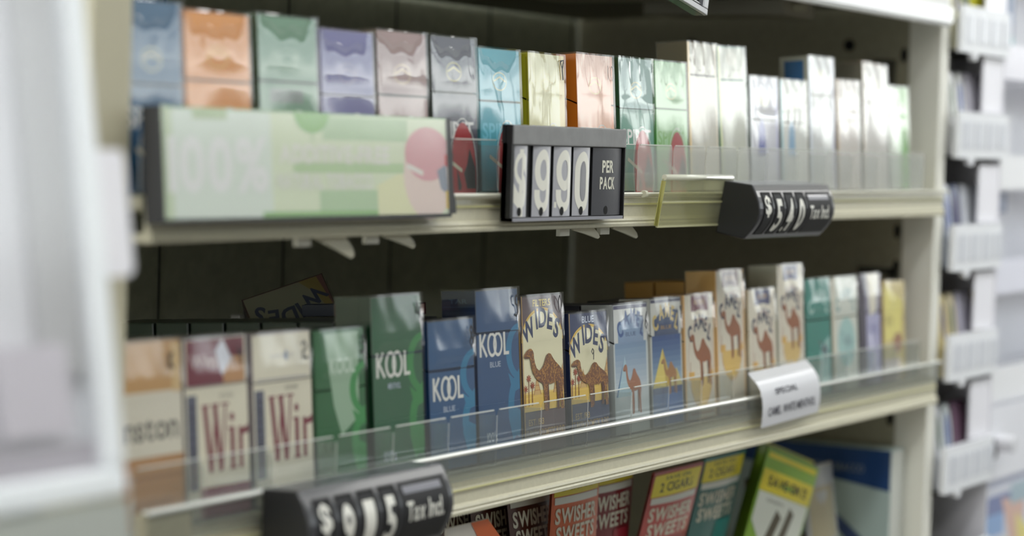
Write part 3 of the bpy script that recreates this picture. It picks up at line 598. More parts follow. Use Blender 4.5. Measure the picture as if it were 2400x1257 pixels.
# ---------------------------------------------------------------- bay: uprights, side panel, back board
def hole(mb,y,z,ry,rz,x): 
    mb.poly([(x,y+ry*math.cos(a*math.pi/6),z+rz*math.sin(a*math.pi/6)) for a in range(12)],HOLE)
mb=MB(); mb.box(-.6,1.30,.395,.41,-1.25,.9,DARKP)
for i in range(1,12): mb.box(-.6+.17*i,-.6+.17*i+.002,.3944,.395,-1.0,.9,mat((40,41,35),.8))
struct(mb.build('wall_back'))
r=tag(empty('side_panel',(1.2845,.2,-1.2)),'beige steel side panel closing the right end of the shelving','shelf panel')
mb=MB(); mb.box(.0000,.0025,-.172,.194,.0,2.0,mat((158,153,130),.55,.1,bump=.06,bscale=120,var=.05))
for z in [-.12,-.06,.0009,.035,.0744,.089,.1244,.18,.2386,.2965]: hole(mb,.0325-.2,z+1.2,.0035,.0075,-.0004)
for y,z in [(.090,.306),(.0293,-.031),(.2626,.3055),(.12,.03)]: hole(mb,y-.2,z+1.2,.006,.006,-.0004)
mb.build('panel_sheet',r)
mb=MB(); mb.box(-.006,-.0004,-.138,-.160,1.466,1.492,mat((70,68,56),.6)); mb.build('bracket_hook',r)
mb=MB(); mb.box(-.006,-.0004,-.170,-.130,1.282,1.288,mat((60,60,52),.6)); mb.box(-.006,-.0004,-.171,-.162,1.262,1.288,mat((60,60,52),.6)); mb.build('bracket_hook',r)
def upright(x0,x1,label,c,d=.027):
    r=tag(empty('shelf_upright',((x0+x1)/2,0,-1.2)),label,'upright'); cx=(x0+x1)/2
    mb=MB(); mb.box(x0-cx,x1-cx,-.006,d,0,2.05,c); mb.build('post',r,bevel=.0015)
    mb=MB(); mb.box(x0-cx-.0008,x1-cx+.0008,-.008,.024,0,.05,c); mb.build('foot',r)
    return r
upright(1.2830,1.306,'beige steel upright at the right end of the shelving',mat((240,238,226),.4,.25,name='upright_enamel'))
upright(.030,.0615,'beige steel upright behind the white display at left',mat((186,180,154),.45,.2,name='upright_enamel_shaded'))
# next bay to the left, only its front edge shows under the display
mb=MB(); mb.ext([(-.008,-.004),(-.016,-.004),(-.016,-.020),(-.018,-.035),(-.017,-.041),(-.004,-.041),(-.004,-.010),(.385,-.030),(.385,-.020)],-.6,.028,BEIGE); tag(mb.build('shelf'),'beige shelf of the neighbouring bay at far left','shelf')

# ---------------------------------------------------------------- signs
BLK=mat((20,20,21),.45,.2,name='black_plastic'); BLK2=mat((48,48,53),.4,.3,name='black_plastic_face'); SIGNW=(232,230,220)
def wheel_sign(name,label,loc,rot,W,H,D,chars,txt):
    r=tag(empty(name,loc,rot),label,'price sign')
    n=10; bulge=.010
    front=[(-D-bulge*math.sin(math.pi*i/n)+.0,H*i/n) for i in range(n+1)]
    mb=MB(); mb.ext([(0,H*.98),(0,H*.02)]+front,0,W,BLK2,capm=BLK); mb.build('housing',r,bevel=.0012)
    def S(u,v,k): 
        t=v/H; return (u,-D-bulge*math.sin(math.pi*t)-.0003-k,v)
    mbs={'w':MB(),'t':MB()}
    cw=W*.145; x0=W*.035
    wells=MB(); nums=MB()
    def strip(mbq,u0,u1,v0,v1,m_,lift,seg=10):
        P=[S(u0,v0+(v1-v0)*i/seg,lift) for i in range(seg+1)]; Q=[S(u1,v0+(v1-v0)*i/seg,lift) for i in range(seg+1)]
        mbq.mesh(P+Q,[(i,seg+1+i,seg+2+i,i+1) for i in range(seg)],m_,True)
    for i,ch in enumerate(chars):
        u=x0+i*cw; strip(wells,u+cw*.10,u+cw*.90,H*.10,H*.88,HOLE,.0001)
        strip(wells,u+cw*.14,u+cw*.72,H*.12,H*.84,mat((24,24,27),.7),.0003)
        A=Art(lambda v:nums,S); A.n=60; A.cut=[('v',0,H,14)]
        h_=H*(.30 if ch=='$' else .56); cy=H*(.66 if ch=='$' else .47)
        if ch.startswith('.'): A.rect(u+cw*.10,H*.16,u+cw*.22,H*.24,SIGNW)
        A.text(ch[-1],u+cw*.44,cy,h_,SIGNW,cw*.5,.03)
    u=x0+len(chars)*cw+W*.01; strip(wells,u,W*.96,H*.10,H*.88,mat((18,18,20),.65),.0001)
    strip(wells,u+.003,W*.96-.006,H*.74,H*.83,mat((120,120,130),.35,.4),.0003)
    A=Art(lambda v:nums,S); A.n=60; A.cut=[('v',0,H,14)]; A.text(txt,(u+W*.96)/2-.002,H*.52,H*.24,SIGNW,(W*.96-u)*.80,.02)
    wells.build('number_wheels',r); nums.build('digits',r)
    return r
wheel_sign('price_sign','black price sign with rotating digits reading 5.40, hanging from the upper shelf',(.744,-.0235,.1345),(math.radians(8),0,math.radians(0)),.150,.0425,.024,['$','5','.4','0'],'Tax Incl.')
wheel_sign('price_sign','black price sign with rotating digits reading 9.15, on the lower shelf front',(.1625,-.022,-.0435),(0,0,0),.152,.0470,.024,['$','9','1','5'],'Tax Incl.')
# flip-digit sign
r=tag(empty('price_sign',(.4175,-.0222,.1485)),'upright black price sign reading $9.90 per pack','price sign'); r.scale=(1,.62,1)
W,H=.1605,.0630
GREYP=mat((176,176,182),.42,.3,bump=.03,bscale=200,name='grey_digit_tile'); BARG=mat((134,134,134),.38,.35,bump=.05,bscale=80,var=.08,name='grey_sign_bar')
mb=MB(); mb.box(0,W,-.006,0,0,H-.012,BLK); mb.box(0,.0035,-.0115,0,0,H,BLK); mb.box(W-.0012,W,-.0115,0,0,H,BLK); mb.box(0,W,-.0115,0,0,.0022,mat((150,150,158),.35,.4)); mb.box(-.001,W,-.004,0,H-.012,H,BLK); mb.build('frame',r)
mb=MB(); mb.box(.0012,W,-.0125,-.002,H-.0130,H,BARG); mb.build('top_bar',r,bevel=.0008)
def tileart(name,u0,u1,fn,curve=.0025,m_=GREYP):
    mb=MB(); n=10; wd=u1-u0; z0,z1=.0028,H-.0135
    def S(u,v,k): t=(u-u0)/wd; return (u,-.0085-curve*math.sin(math.pi*min(1,max(0,t)))-.0002-k,v)
    P=[S(u0+wd*i/n,z0,0) for i in range(n+1)]; Q=[S(u0+wd*i/n,z1,0) for i in range(n+1)]
    mb.mesh(P+Q,[(i,i+1,n+2+i,n+1+i) for i in range(n)],m_,True)
    mb.mesh([P[0],Q[0],(u0,-.006,z1),(u0,-.006,z0)],[(0,1,2,3)],BLK); mb.mesh([P[-1],Q[-1],(u1,-.006,z1),(u1,-.006,z0)],[(0,1,2,3)],BLK)
    A=Art(lambda v:mb,S,step=.00003); A.n=8; A.cut=[('u',u0,u1,10)]
    fn(A,(u0+u1)/2,(z0+z1)/2,wd)
    A.ell(u0+wd*.42,z0+.0035,.0026,.0030,HOLE)
    return mb.build(name,r)
W9=(236,234,222)
def dig(c,dot=False):
    def f(A,cx,cy,wd):
        if dot: A.rect(cx-wd*.44,.0085,cx-wd*.34,.0125,W9)
        H2=.0445; t=.0040; ox=wd*.04 if dot else 0
        if c=='$':
            A.text('$',cx,cy+.0018,.0335,W9,wd*.80,.05)
        elif c=='9':
            rx=wd*.42; t=.0058; A.ring(cx+ox,cy+.0075,rx,.0138,t,W9,36,ty=.0068); A.line([(cx+ox+rx-t/2,cy+.0078),(cx+ox+rx-t/2,cy-.0085)],t,W9); A.ring(cx+ox,cy-.0083,rx,.0120,t,W9,26,180,360,ty=.0062)
            A.line([(cx+ox-rx+t/2,cy-.0087),(cx+ox-rx+t/2,cy-.0055)],t,W9)
        else:
            rx=wd*.42; t=.0058; A.ring(cx,cy+.0065,rx,.0140,t,W9,24,0,180,ty=.0066); A.ring(cx,cy-.0063,rx,.0140,t,W9,24,180,360,ty=.0066)
            for s_ in (-1,1): A.line([(cx+s_*(rx-t/2),cy+.0068),(cx+s_*(rx-t/2),cy-.0066)],t,W9)
            A.ell(cx,cy,rx-t-.0003,.0135,(150,150,154))
    return f
def U0(cx_): return cx_
tileart('digit_tile',.0036,.0236,dig('$')); tileart('digit_tile',.0312,.0548,dig('9')); tileart('digit_tile',.0592,.0836,dig('9',True)); tileart('digit_tile',.0868,.1104,dig('0'))
tileart('caption_plate',.1148,.1575,lambda A,cx,cy,wd:(A.text('PER',cx-.0015,cy+.0105,.0080,(226,224,206),wd*.38,.03),A.text('PACK',cx-.0015,cy-.0010,.0080,(226,224,206),wd*.50,.03)),curve=.0028,m_=mat((62,62,68),.4,.4,bump=.03,bscale=300))
# green banner sign
r=tag(empty('shelf_banner',(.0605,-.0195,.1540),(math.radians(-4.5),0,0)),'long pale green banner with white slogan in a black frame','sign')
W,H=.2855,.0590
mb=MB(); mb.box(-.0022,W,-.0095,0,-.0022,0,BLK); mb.box(-.0022,.0000,-.0115,0,0,H,BLK); mb.box(0,W,-.007,0,0,H,BLK)
mb.ext([(W-.001,0),(W-.001,H),(W+.0030,H),(W+.0030,H*.72),(W+.0042,H*.62),(W+.0032,H*.45),(W+.0032,H*.25),(W+.0055,H*.12),(W+.0055,0)],-.0095,0,BLK,'y'); mb.build('frame',r)
mb=MB(); A=Art(lambda v:mb,lambda u,v,k:(u,-.0080-k,v),coat=.3)
A.rect(0,0,W,H,(216,226,194)); A.rect(0,0,.10,H,(218,228,216)); A.rect(.004,0,.012,H,(196,212,176)); A.rect(0,0,.004,H,(128,176,96)); A.rect(.12,H*.42,.26,H*.52,(176,204,150)); A.rect(.145,0,.205,H*.25,(176,204,160)); A.rect(.15,H*.74,.24,H*.97,(180,206,164)); A.rect(.03,H*.9,.06,H,(176,196,150))
A.rect(.09,0,.26,H*.05,(132,184,104)); A.rect(.0,H*.985,W,H,(150,186,130))
A.poly([(.205,0),(W-.03,0),(W-.03,H*.30),(.23,H*.42),(.205,H*.3)],(226,226,180))
A.ell(.1395,H,.0175,H*.20,(130,186,96),20,180,360); A.line([(.1395,H*.8),(.1395,H*.72)],.0012,(150,186,120))
A.ell(.262,H*.40,.028,H*.46,(228,206,196)); A.ell(.262,H*.62,.026,H*.28,(214,150,156)); A.line([(.238,H*.50),(.256,H*.42)],.003,(226,224,216)); A.poly([(.272,H*.45),(.283,H*.52),(.284,H*.2),(.276,H*.26)],(120,130,150)); A.rect(W-.004,H*.5,W,H*.62,(206,30,40)); A.rect(W-.004,H*.05,W,H*.24,(226,190,40))
A.text('100%',.052,H*.49,.0275,(232,232,230),.088,.03); A.text('ADDITIVE-FREE',.163,H*.60,.0098,(230,228,220),.112,.03); A.text('NATURAL TOBACCO',.152,H*.34,.0086,(228,228,220),.096,.03)
mb.build('printed_panel',r)
mb=MB(); mb.poly([(0,-.0093,0),(W,-.0093,0),(W,-.0093,H),(0,-.0093,H)],film_mat('banner_cover',base=.02,rough=.12,haze=.14,hazecol=(.95,.97,.93),bscale=18,bstr=.25)); mb.build('clear_cover',r)  # the cover's white haze stands in for reflected window light
# clear tag holder on the upper shelf
r=tag(empty('tag_holder',(.640,-.022,.142),(math.radians(9),0,0)),'empty yellowed clear tag holder left of the 5.40 price sign','tag holder')
mb=MB(); mb.ext([(-.0022,0),(-.0034,.0005),(-.0034,.0180),(-.0018,.0188),(-.0018,.0355),(-.0008,.0355),(-.0008,.0004)],0,.118,YELLC); mb.build('clear_flap',r)
mb=MB(); n=10; R_=.0022; mb.ext([(-.0015+R_*math.cos(2*math.pi*i/n),.0365+R_*math.sin(2*math.pi*i/n)) for i in range(n)],.001,.118,mat((226,226,206),.2,.7),smooth=True); mb.build('hinge_roll',r)
mb=MB(); mb.box(0,.0008,-.0036,-.0002,.0005,.034,mat((196,192,120),.3,.6)); mb.box(0,.118,-.0036,-.0030,.0176,.0186,mat((206,204,150),.3,.6)); mb.box(0,.118,-.0036,-.0020,-.0006,.0008,mat((206,204,160),.3,.6)); mb.build('moulded_edge',r)
for x_ in (.623,):
    mb=MB(); mb.ext([(-.0215+.0026*math.cos(2*math.pi*i/12),.1655+.0026*math.sin(2*math.pi*i/12)) for i in range(12)],x_,x_+.004,mat((214,212,186),.25,.6)); tag(mb.build('rail_end_cap'),'small round clear rail end cap beside the $9.90 sign','cap')
# paper tag
r=tag(empty('paper_tag',(.834,-.0225,-.0255)),'white paper tag curling off the lower shelf lip','tag')
mb=MB(); P=[]; n=10; wt=.120
def tz(u,v): # gentle curl
    return (.012+u*wt-(v)*.016, -.004*math.sin(math.pi*v)-(.006*max(0,v-.75)*4*(-1)) , v*.0455+u*.003)
G=[tz(a/n,b/n) for b in range(n+1) for a in range(n+1)]
mb.mesh(G,[(b*(n+1)+a,b*(n+1)+a+1,(b+1)*(n+1)+a+1,(b+1)*(n+1)+a) for b in range(n) for a in range(n)],mat((232,232,236),.5,.2),True)
def S(u,v,k):
    p=tz(u,v); return (p[0],p[1]-.0003-k,p[2])
A=Art(lambda v:mb,S); A.n=12; A.cut=[('v',0,1,14)]; A.text('SPECIAL',.42,.62,.11,(70,70,84),.38,.01); A.text('CAMEL WHITE MENTHOL',.50,.27,.16,(80,80,92),.82,.01)
mb.build('paper_sheet',r)
mb=MB(); G=[tz(a/n,.86+.14*b/2) for b in range(3) for a in range(n+1)]; mb.mesh([(x,y-.0006,z) for x,y,z in G],[(b*(n+1)+a,b*(n+1)+a+1,(b+1)*(n+1)+a+1,(b+1)*(n+1)+a) for b in range(2) for a in range(n)],film_mat('tape',base=.2,rough=.06,haze=.1,hazecol=(.9,.9,.9)),True); mb.build('clear_tape',r)
# silver framed sign above
ang=math.radians(11)
r=tag(empty('hanging_sign',(.6545,-.050,.2962),(0,ang,0)),'corner of a silver-framed black sign hanging at the top edge','sign')
SIL=mat((176,176,178),.35,.2,metal=.3)
mb=MB(); mb.box(-.12,0,0,.008,0,.09,BLK); mb.build('sign_board',r)
mb=MB(); mb.box(-.12,0,-.003,0,0,.0045,SIL); mb.box(-.0075,0,-.003,0,.0045,.09,SIL); mb.box(-.12,-.1125,-.003,0,.0045,.09,SIL); mb.box(-.1125,-.0075,-.003,0,.0855,.09,SIL); mb.build('silver_frame',r,bevel=.0006)
mb=MB(); mb.box(-.0105,-.009,-.0035,0,.0045,.03,mat((110,112,116),.3,.5)); mb.box(-.03,-.0105,-.002,-.0005,.0055,.0065,mat((130,130,130),.3,.5)); mb.build('digit_slot',r)

# levers under the upper shelf
def lever(x,label,L=.034,dz=.010,yaw=0):
    r=tag(empty('release_lever',(x,-.006,.1405),(0,0,yaw)),label,'lever','release levers under the upper shelf')
    PL=mat((196,192,170),.4,.3)
    mb=MB(); mb.ext([(-L*.5,.002),(L*.2,.002),(L*.45,-dz*.5),(L*.5,-dz*.85),(L*.43,-dz),(0,-dz*.55),(-L*.5,-.0008)],-.001,.001,PL,'y'); mb.build('paddle',r,bevel=.0004)
    mb=MB(); mb.box(-L*.5-.020,-L*.5-.006,-.001,.002,-.0045,.0015,mat((206,204,190),.3,.5)); mb.build('clip',r)
lever(.252,'thick pale lever under the green banner, left one',.040,.013)
lever(.322,'pale lever under the green banner, right one',.036,.0085)
lever(.566,'pale lever under the $9.90 sign, left one',.040,.0075)
lever(.626,'pale lever under the $9.90 sign, right one',.040,.0085)

# ---------------------------------------------------------------- cigar pouches under the lower shelf
def pouch(x,y,zt,w_,label,c1,c2,kind,group='cigar pouches below the lower shelf',lean=0.0,yaw=0,art=True,Hh=.15,tilt=-8):
    r=tag(empty('cigar_pouch',(x-math.sin(lean)*Hh,y+math.sin(math.radians(tilt))*Hh,zt-Hh*math.cos(lean)),(math.radians(tilt),lean,yaw)),label,'pouch',group)
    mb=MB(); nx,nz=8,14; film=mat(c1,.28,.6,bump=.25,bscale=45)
    def S(u,v,k):
        t=u/w_; q=v/Hh; pinch=min(1,(1-q)*5)*min(1,q*5); return (u,-.0028*math.sin(math.pi*min(1,max(0,t)))*pinch-.0008-k,v)
    def Bk(u,v):
        a=S(u,v,0); return (a[0],-a[1]*.6+.0008,a[2])
    for F in (lambda u,v:S(u,v,0),Bk):
        G=[F(w_*a/nx,Hh*b/nz) for b in range(nz+1) for a in range(nx+1)]
        mb.mesh(G,[(b*(nx+1)+a,b*(nx+1)+a+1,(b+1)*(nx+1)+a+1,(b+1)*(nx+1)+a) for b in range(nz) for a in range(nx)],film,True)
    mb.build('foil_pouch',r)
    mb=MB(); A=Art(lambda v:mb,S,coat=.5,step=.00002); A.n=15; A.cut=[('u',0,w_,12)]
    def band(v0,v1,c,u0=0.0,u1=1.0,n=8):
        P=[(w_*(u0+(u1-u0)*i/n),v0) for i in range(n+1)]; Q=[(w_*(u0+(u1-u0)*i/n),v1) for i in range(n+1)]
        A.put(P+Q,[(i,i+1,n+2+i,n+1+i) for i in range(n)],c)
    YEL=(222,204,36)
    if kind=='swisher':
        band(Hh-.0215,Hh-.003,YEL,.03,.97); band(Hh-.0275,Hh-.0222,(206,206,196),.05,.95)
        A.text('SAVE ON',w_*.5,Hh-.0065,.0030,(60,60,30),w_*.5,.02); A.text('2 CIGARS',w_*.5,Hh-.0140,.0072,(40,40,24),w_*.66,.02)
        A.text('SWISHER',w_*.5,Hh-.0365,.0110,(206,200,180),w_*.86,.03); A.text('SWEETS',w_*.5,Hh-.0505,.0110,(206,200,180),w_*.80,.03)
        A.text('2',w_*.6,Hh-.066,.010,(226,214,190),None,.02); band(Hh-.10,Hh-.059,c2,.55,.97)
    elif kind=='green':
        band(Hh-.0075,Hh-.003,YEL,.04,.96); band(Hh-.037,Hh-.0175,YEL,.02,.98)
        A.text('SAVE ON 2!',w_*.5,Hh-.027,.0085,(50,50,24),w_*.74,.03)
        A.poly([(w_*.03,Hh-.0375),(w_*.97,Hh-.0375),(w_*.97,Hh-.068),(w_*.62,Hh-.082),(w_*.42,Hh-.098),(w_*.03,Hh-.064)],(214,218,206))
        for q in (.34,.56): A.line([(w_*(q+.10),Hh-.046 if q>.4 else Hh-.052),(w_*q,Hh-.082)],.0150,(74,66,44))
        A.text('GREEN',w_*.32,Hh-.0435,.003,(110,110,100),w_*.3)
    else:
        band(Hh-.07,Hh-.02,c2,.1,.9); band(Hh-.10,Hh-.075,(220,220,210),.1,.9)
    mb.build('front_print',r)
    mb=MB(); mb.box(.0,w_,-.0009,.0009,Hh-.0025,Hh,mat(c2,.3,.5)); mb.build('crimped_seal',r)
    return r
pouch(.612,.040,-.040,.074,'orange cigar pouch with yellow strip, right of the dark file',(196,92,44),(176,70,30),'swisher',tilt=2)
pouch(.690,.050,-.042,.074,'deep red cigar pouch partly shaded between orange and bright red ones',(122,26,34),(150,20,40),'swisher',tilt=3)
pouch(.760,.030,-.054,.090,'bright red cigar pouch with yellow strip',(178,62,56),(150,34,40),'swisher',tilt=13)
pouch(.874,.040,-.056,.083,'teal cigar pouch with yellow strip',(22,96,92),(30,130,124),'swisher',tilt=12)
pouch(.978,.028,-.057,.120,'lime green cigar pouch leaning right, reading SAVE ON',(132,176,42),(120,160,40),'green',lean=math.radians(15),tilt=8,Hh=.132)
pouch(1.012,.050,-.055,.128,'second lime pouch tucked behind the leaning lime one',(120,150,30),(176,170,30),'plain',lean=math.radians(15),tilt=8,Hh=.132)
for k in range(5):
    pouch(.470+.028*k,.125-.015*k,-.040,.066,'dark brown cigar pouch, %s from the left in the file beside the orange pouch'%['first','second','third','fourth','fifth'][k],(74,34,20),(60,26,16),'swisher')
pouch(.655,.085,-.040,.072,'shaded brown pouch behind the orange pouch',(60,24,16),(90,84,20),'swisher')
pouch(1.105,.050,-.092,.072,'grey and white pouch beside the blue carton',(150,150,146),(150,140,110),'plain',Hh=.12)
pouch(1.060,.085,-.100,.080,'tan pouch behind the leaning lime pouch',(178,150,118),(80,56,44),'plain',Hh=.10)
# orange corner carton at the left below the shelf
r=tag(empty('display_carton',(.395,-.002,-.20)),'orange and white carton flap below the lower shelf at left','carton')
mb=MB(); mb.ext([(0,0),(.135,0),(.135,.08),(.052,.148),(0,.148)],.0,.0016,mat((206,200,190),.5,.2),'y'); mb.build('card_side',r)
mb=MB(); A=Art(lambda v:mb,lambda u,v,k:(u,-.0003-k,v)); A.poly([(.030,.148),(.052,.148),(.135,.080),(.135,.050),(.10,.075),(.085,.09),(.075,.095),(.062,.118),(.05,.125)],(206,96,34)); A.poly([(.03,.10),(.05,.105),(.08,.08),(.1,.05),(.02,.05)],(110,40,40)); mb.build('card_print',r)
# blue carton at right
r=tag(empty('carton',(1.243,.014,-.225)),'blue and mint carton standing against the right side panel','carton')
mb=MB(); mb.box(0,.034,0,.17,0,.138,mat((176,194,190),.5,.2)); mb.build('box_body',r,bevel=.001)
mb=MB(); A=Art(lambda v:mb,lambda u,v,k:(-.0003-k,.17-u,v)); A.poly([(.0,.138),(.1695,.138),(.1695,.098),(.10,.108),(0,.118)],(16,64,122)); A.text('SAVE ON TOBACCO',.105,.118,.0075,(130,140,150),.075,.01); A.poly([(.09,.085),(.10,.085),(.15,.045),(.135,.038)],(66,84,126)); A.poly([(.075,.05),(.12,.045),(.14,.03),(.08,.03)],(90,80,74)); A.rect(.0,.0,.1695,.028,(220,214,210)); mb.build('side_print',r)
mb=MB(); A=Art(lambda v:mb,lambda u,v,k:(u,-.0003-k,v)); A.rect(.001,.001,.033,.137,(206,208,200)); mb.build('end_print',r)
# bottom shelf
mb=MB(); mb.ext([(-.008,-.228),(.385,-.240),(.385,-.250),(-.008,-.236)],XL,XR,BEIGE); mb.ext([(-.014,-.205),(-.008,-.205),(-.008,-.25),(-.018,-.25)],XL,XR,BEIGE); tag(mb.build('shelf'),'bottom beige shelf carrying the cigar pouches','shelf')

# ---------------------------------------------------------------- white display at far left (foreground)
r=tag(empty('acrylic_display',(-.2130,-.170,.0620),(math.radians(-8.0),0,0)),'white framed acrylic display standing in the left foreground','display')
WF=mat((246,250,252),.35,.4,name='white_frame'); 
FW=.0125; x1=.066+.0; Hf=.26
mb=MB(); mb.box(x1-FW,x1,-.008,.006,0,Hf,WF); mb.build('frame_stile',r,bevel=.002)
mb=MB(); mb.box(-.14,x1,-.008,.006,-.012,0,WF); mb.build('bottom_rail',r,bevel=.002)
mb=MB(); mb.box(-.14,x1-FW,.004,.006,0,Hf,mat((246,246,248),.5,.1)); mb.build('back_sheet',r)
mb=MB(); mb.poly([(-.14,-.006,0),(x1-FW,-.006,0),(x1-FW,-.006,Hf),(-.14,-.006,Hf)],film_mat('display_front',tint=(.97,.97,.98),haze=.18,hazecol=(.85,.85,.88),base=.06,rough=.15)); mb.build('acrylic_front',r)
mb=MB(); mb.box(.030,x1-FW-.001,-.002,.003,.040,.20,mat((196,196,194),.6)); mb.build('grey_insert',r)
mb=MB(); mb.box(-.06,-.015,-.004,0,.010,.044,mat((222,226,232),.4)); mb.box(.0,.04,-.004,0,.016,.052,mat((226,220,226),.4)); mb.box(-.02,.055,-.003,0,-.001,.012,mat((190,184,190),.5)); mb.build('white_cards',r)
mb=MB(); mb.ext([(-.08,.12),(-.062,.26),(-.055,.26),(-.070,.12)],-.005,-.003,mat((186,180,196),.5),'y'); mb.box(-.075,-.045,-.007,-.003,.202,.214,mat((222,226,224),.4)); mb.build('lavender_divider',r)
mb=MB(); mb.ext([(.050,.078),(.0965,.078),(.0995,.081),(.0995,.129),(.097,.132),(.050,.132)],.0065,.0080,mat((240,238,242),.45,.2),'y'); mb.build('price_card',r)
mb=MB(); mb.box(-.14,x1-.003,-.010,.008,-.036,-.014,mat((176,180,172),.4,.3)); mb.build('base_tray',r)

# ---------------------------------------------------------------- gum rack and white cabinet to the right
r=tag(empty('candy_rack',(1.38,.0,-.25)),'black rack with white label strips, right of the upright','rack')
mb=MB(); mb.box(-.071,.0770,.060,.070,-.9,.85,mat((10,10,12),.7)); mb.box(-.071,-.0695,.03,.060,-.9,.85,mat((10,10,12),.7)); mb.build('rack_body',r)
mb=MB(); mb.box(.0755,.0775,-.0125,.060,-.9,.85,mat((246,244,250),.5,.1)); mb.build('white_side',r)
zs=[.3017,.1978,.0862,-.0229,-.1343,-.24,.41]
for z in zs:
    mb=MB(); mb.ext([(-.0720,0),(.0745,0),(.0745,.046),(-.0720,.046)],-.0175,-.0125,mat((240,241,244),.5,.1),'y')
    mb.ext([(-.030+.009*math.cos(math.pi*i/8),-.0075*math.sin(math.pi*i/8)) for i in range(9)],-.0175,-.0125,mat((236,236,240),.5),'y')
    for q in (-.058,-.022,.014,.050): mb.box(q,q+.026,-.0185,-.0174,.010,.036,mat((220,222,228),.45,.2))
    rr=mb.build('label_strip',r,loc=(0,-.0+0,z+.25))
    mb=MB(); mb.box(-.068,.0745,-.0125,.055,-.001,.002,mat((30,30,32),.6)); mb.build('rack_tray',r,loc=(0,0,z+.25))
GC_=[[(226,222,190),(150,150,110),(206,200,30)],[(226,226,224),(200,200,196),(190,186,196)],[(190,196,206),(40,60,110),(214,216,222)],[(222,206,150),(214,200,160),(180,176,190)],[(214,216,220),(206,214,214),(120,90,110)]]
NM=[['cream arched packet beside the upright, top rack level','olive arched packet, top rack level','yellow arched packet, top rack level'],
['white arched packet beside the upright, second rack level','grey white arched packet, second rack level','lilac arched packet, second rack level'],
['pale blue arched packet beside the upright, middle rack level','navy arched packet, middle rack level','white arched packet, middle rack level'],
['gold-topped arched packet beside the upright, fourth rack level','gold arched packet, fourth rack level','lavender arched packet, fourth rack level'],
['white arched packet beside the upright, bottom rack level','pale green arched packet, bottom rack level','plum arched packet, bottom rack level']]
ins=[(90,80,110),(96,110,90),(60,80,150)]
for a,z in enumerate(zs[:5]):
    o=MB(); o.box(0,.0615,0,.002,0,.0585,mat((248,246,252),.4,.2)); tag(o.build('price_card',loc=(1.393,-.0118,z+.047)),'white card above the packets on the %s rack level'%['top','second','middle','fourth','bottom'][a],'card','white cards in the candy rack')
    for b in range(5):
        w_=.022; x_=1.3200+b*.0262
        r2=tag(empty('arched_packet',(x_,-.0085,z+.0025),(-.12,0,0)),NM[a][b] if b<3 else '%s arched packet from the left on the %s rack level'%(['fourth','fifth'][b-3],['top','second','middle','fourth','bottom'][a]),'packet','arched packets in the candy rack')
        P=[(0,0),(w_,0)]+[(w_/2+w_/2*math.cos(math.pi*i/10),.066+.018*math.sin(math.pi*i/10)) for i in range(11)]
        mb=MB(); mb.ext(P,0,.006,mat(GC_[a][[0,1,2,2,0][b]],.35,.5),'y'); mb.build('packet_card',r2,bevel=.0008)
        mb=MB(); A=Art(lambda v:mb,lambda u,v,k:(u,-.0004-k,v)); A.ell(w_*.42,.056,w_*.26,.018,ins[(a+b)%3] if b<2 else GC_[a][2]); mb.build('packet_print',r2)
# white cabinet
r=tag(empty('display_cabinet',(1.62,.0,-.25)),'white display cabinet with bright shelves at the right edge','cabinet')
CW=mat((246,246,250),.4,.3,name='white_cabinet'); cx=1.62
mb=MB(); mb.box(1.463-cx,2.6-cx,.12,.14,-.9,.9,CW); mb.box(1.460-cx,1.464-cx,.0,.14,-.9,.9,mat((240,236,250),.4,.2)); mb.build('cabinet_body',r)
for z,c in [(.415,(244,244,246)),(.286,(244,242,250)),(.170,(248,248,250)),(.060,(236,236,248)),(-.055,(248,248,250)),(-.165,(232,234,248))]:
    mb=MB(); mb.box(1.464-cx,2.6-cx,.0,.12,z+.25,z+.258,CW); mb.box(1.462-cx,2.6-cx,-.004,.0,z+.246,z+.282,mat(c,.4,.3)); mb.build('cabinet_shelf',r)
items=[(1.40,.425,.09,.05,(226,220,206),'cream box on the top cabinet level'),(1.46,.296,.06,.035,(236,234,240),'white box on the second cabinet level, left'),(1.50,.33,.06,.045,(110,126,156),'slate blue box high in the cabinet'),(1.51,.318,.05,.014,(110,170,176),'flat teal box high in the cabinet'),
(1.40,.18,.055,.05,(240,228,226),'pinkish white box on the third cabinet level'),(1.48,.18,.08,.065,(240,240,242),'large white box on the third cabinet level'),(1.42,.085,.08,.06,(214,216,226),'lavender grey box on the fourth cabinet level'),(1.50,.142,.06,.022,(150,160,184),'blue grey flat box under the third cabinet shelf'),
(1.405,-.045,.04,.055,(200,196,204),'grey lavender box on the fifth cabinet level'),(1.455,-.045,.012,.050,(196,120,100),'thin red-brown carton on the fifth cabinet level'),(1.475,-.045,.06,.06,(150,160,180),'grey blue box on the fifth cabinet level'),
(1.40,-.155,.06,.05,(190,186,190),'grey box on the sixth cabinet level'),(1.47,-.155,.07,.05,(176,166,164),'taupe box on the sixth cabinet level'),(1.41,-.125,.04,.03,(240,240,244),'small bright box on the sixth cabinet level')]
for x_,z,w_,h_,c,lb in items:
    o=MB(); w_*=.55; o.box(0,w_,0,.04,0,h_,mat(c,.45,.3)); o.box(w_*.1,w_*.9,-.0006,0,h_*.3,h_*.6,mat(tuple(min(240,v+18) for v in c),.45,.3)); tag(o.build('product_box',loc=(1.468+(x_-1.40)*.55,.012,z-.0015),bevel=.001),lb,'box','boxes in the white cabinet')
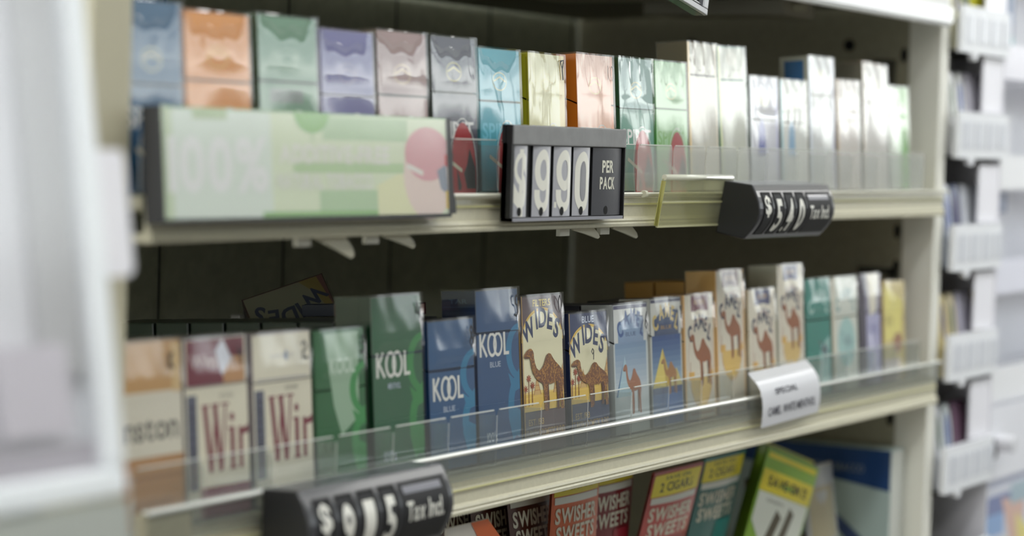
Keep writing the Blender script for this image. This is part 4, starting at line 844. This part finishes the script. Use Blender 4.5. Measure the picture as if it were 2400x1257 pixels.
# colourful leaflet and round knob low on the cabinet
r2=tag(empty('leaflet',(1.462,-.010,-.262)),'colourful leaflet with blue, yellow and pink at bottom right','leaflet')
mb=MB(); A=Art(lambda v:mb,lambda u,v,k:(u,-k,v)); mb.box(0,.20,0,.001,0,.115,mat((214,216,226),.5)); A.rect(.0,.085,.10,.105,(130,140,180)); A.rect(.0,.062,.06,.085,(150,180,222)); A.rect(.03,.0,.12,.055,(232,226,190)); A.poly([(.05,.10),(.13,.09),(.12,.02),(.09,.04)],(226,190,176)); A.poly([(.10,.08),(.16,.05),(.16,.02),(.11,.04)],(236,222,140)); A.rect(.08,.09,.2,.112,(176,196,206)); mb.build('printed_sheet',r2)
r2=tag(empty('cabinet_panel',(1.462,-.010,-.140)),'white cabinet door panel with a round knob','cabinet door')
mb=MB(); mb.box(0,.30,0,.004,0,.078,mat((244,244,250),.4,.3)); mb.build('door_sheet',r2)
mb=MB(); mb.ext([(.026+.009*math.cos(2*math.pi*i/16),.040+.009*math.sin(2*math.pi*i/16)) for i in range(16)],-.020,0,mat((232,232,236),.3,.5),'y'); mb.ext([(.017+.009*math.cos(2*math.pi*i/16),.034+.011*math.sin(2*math.pi*i/16)) for i in range(16)],-.002,0,mat((90,88,92),.6),'y'); mb.build('knob',r2,bevel=.002)  # the flat dark disc is the knob's shadow, modelled as colour

# ---------------------------------------------------------------- room
ZF,ZC=-1.25,1.55
mb=MB(); mb.box(-8,14,-3.0,.41,ZF-.05,ZF,mat((120,116,108),.5,.1,var=.05,bscale=4)); struct(mb.build('floor'))
mb=MB(); mb.box(-8,14,-3.0,.41,ZC,ZC+.05,mat((206,206,200),.8)); struct(mb.build('ceiling'))
WALL=mat((84,82,76),.8,name='wall_paint')
SILL,HEAD=.60,1.28; WX0,WX1=.8,9.5; YW=-2.55
mb=MB(); mb.box(-8,14,YW-.1,YW,ZF,SILL,WALL); mb.box(-8,14,YW-.1,YW,HEAD,ZC,WALL); mb.box(-8,WX0,YW-.1,YW,SILL,HEAD,WALL); mb.box(WX1,14,YW-.1,YW,SILL,HEAD,WALL); struct(mb.build('wall_opposite'))
mb=MB()
for k in range(5):
    xx=WX0+(WX1-WX0)*k/4; mb.box(xx-.03,xx+.03,YW-.06,YW-.02,SILL,HEAD,mat((150,150,150),.4,metal=.6))
mb.box(WX0,WX1,YW-.06,YW-.02,SILL,SILL+.04,mat((150,150,150),.4,metal=.6)); struct(mb.build('window_1'))
mb=MB(); mb.box(WX0,WX1,YW-.042,YW-.038,SILL+.04,HEAD,film_mat('window_glass',tint=(.96,.98,.97),base=.04,rough=.01)); struct(mb.build('window_2'))
LIT=emit('fluorescent_diffuser',(1.0,.985,.95),CEIL_POWER)
LITFILL=emit('added_fill_diffuser',(.95,.98,1.0),CEIL_POWER*2.0)  # stronger emission for the two added fill lamps
for i,(lx,ly) in enumerate([(-.95,-.80),(.50,-1.6),(2.05,-.80),(3.6,-1.35),(5.1,-1.35)]):  # first and third lamps are added to brighten the display and the rack
    r=tag(empty('ceiling_light',(lx,ly,ZC-.03)),'long fluorescent ceiling light over the aisle, %s from the left end'%['first','second','third','fourth','fifth'][i],'ceiling light','fluorescent lights over the aisle')
    mb=MB(); mb.box(-.62,.62,-.17,.17,.0,.03,mat((220,220,220),.5)); mb.build('lamp_housing',r)
    mb=MB(); mb.box(-.6,.6,-.15,.15,-.012,0,LITFILL if i in (0,2) else LIT); mb.build('diffuser',r)
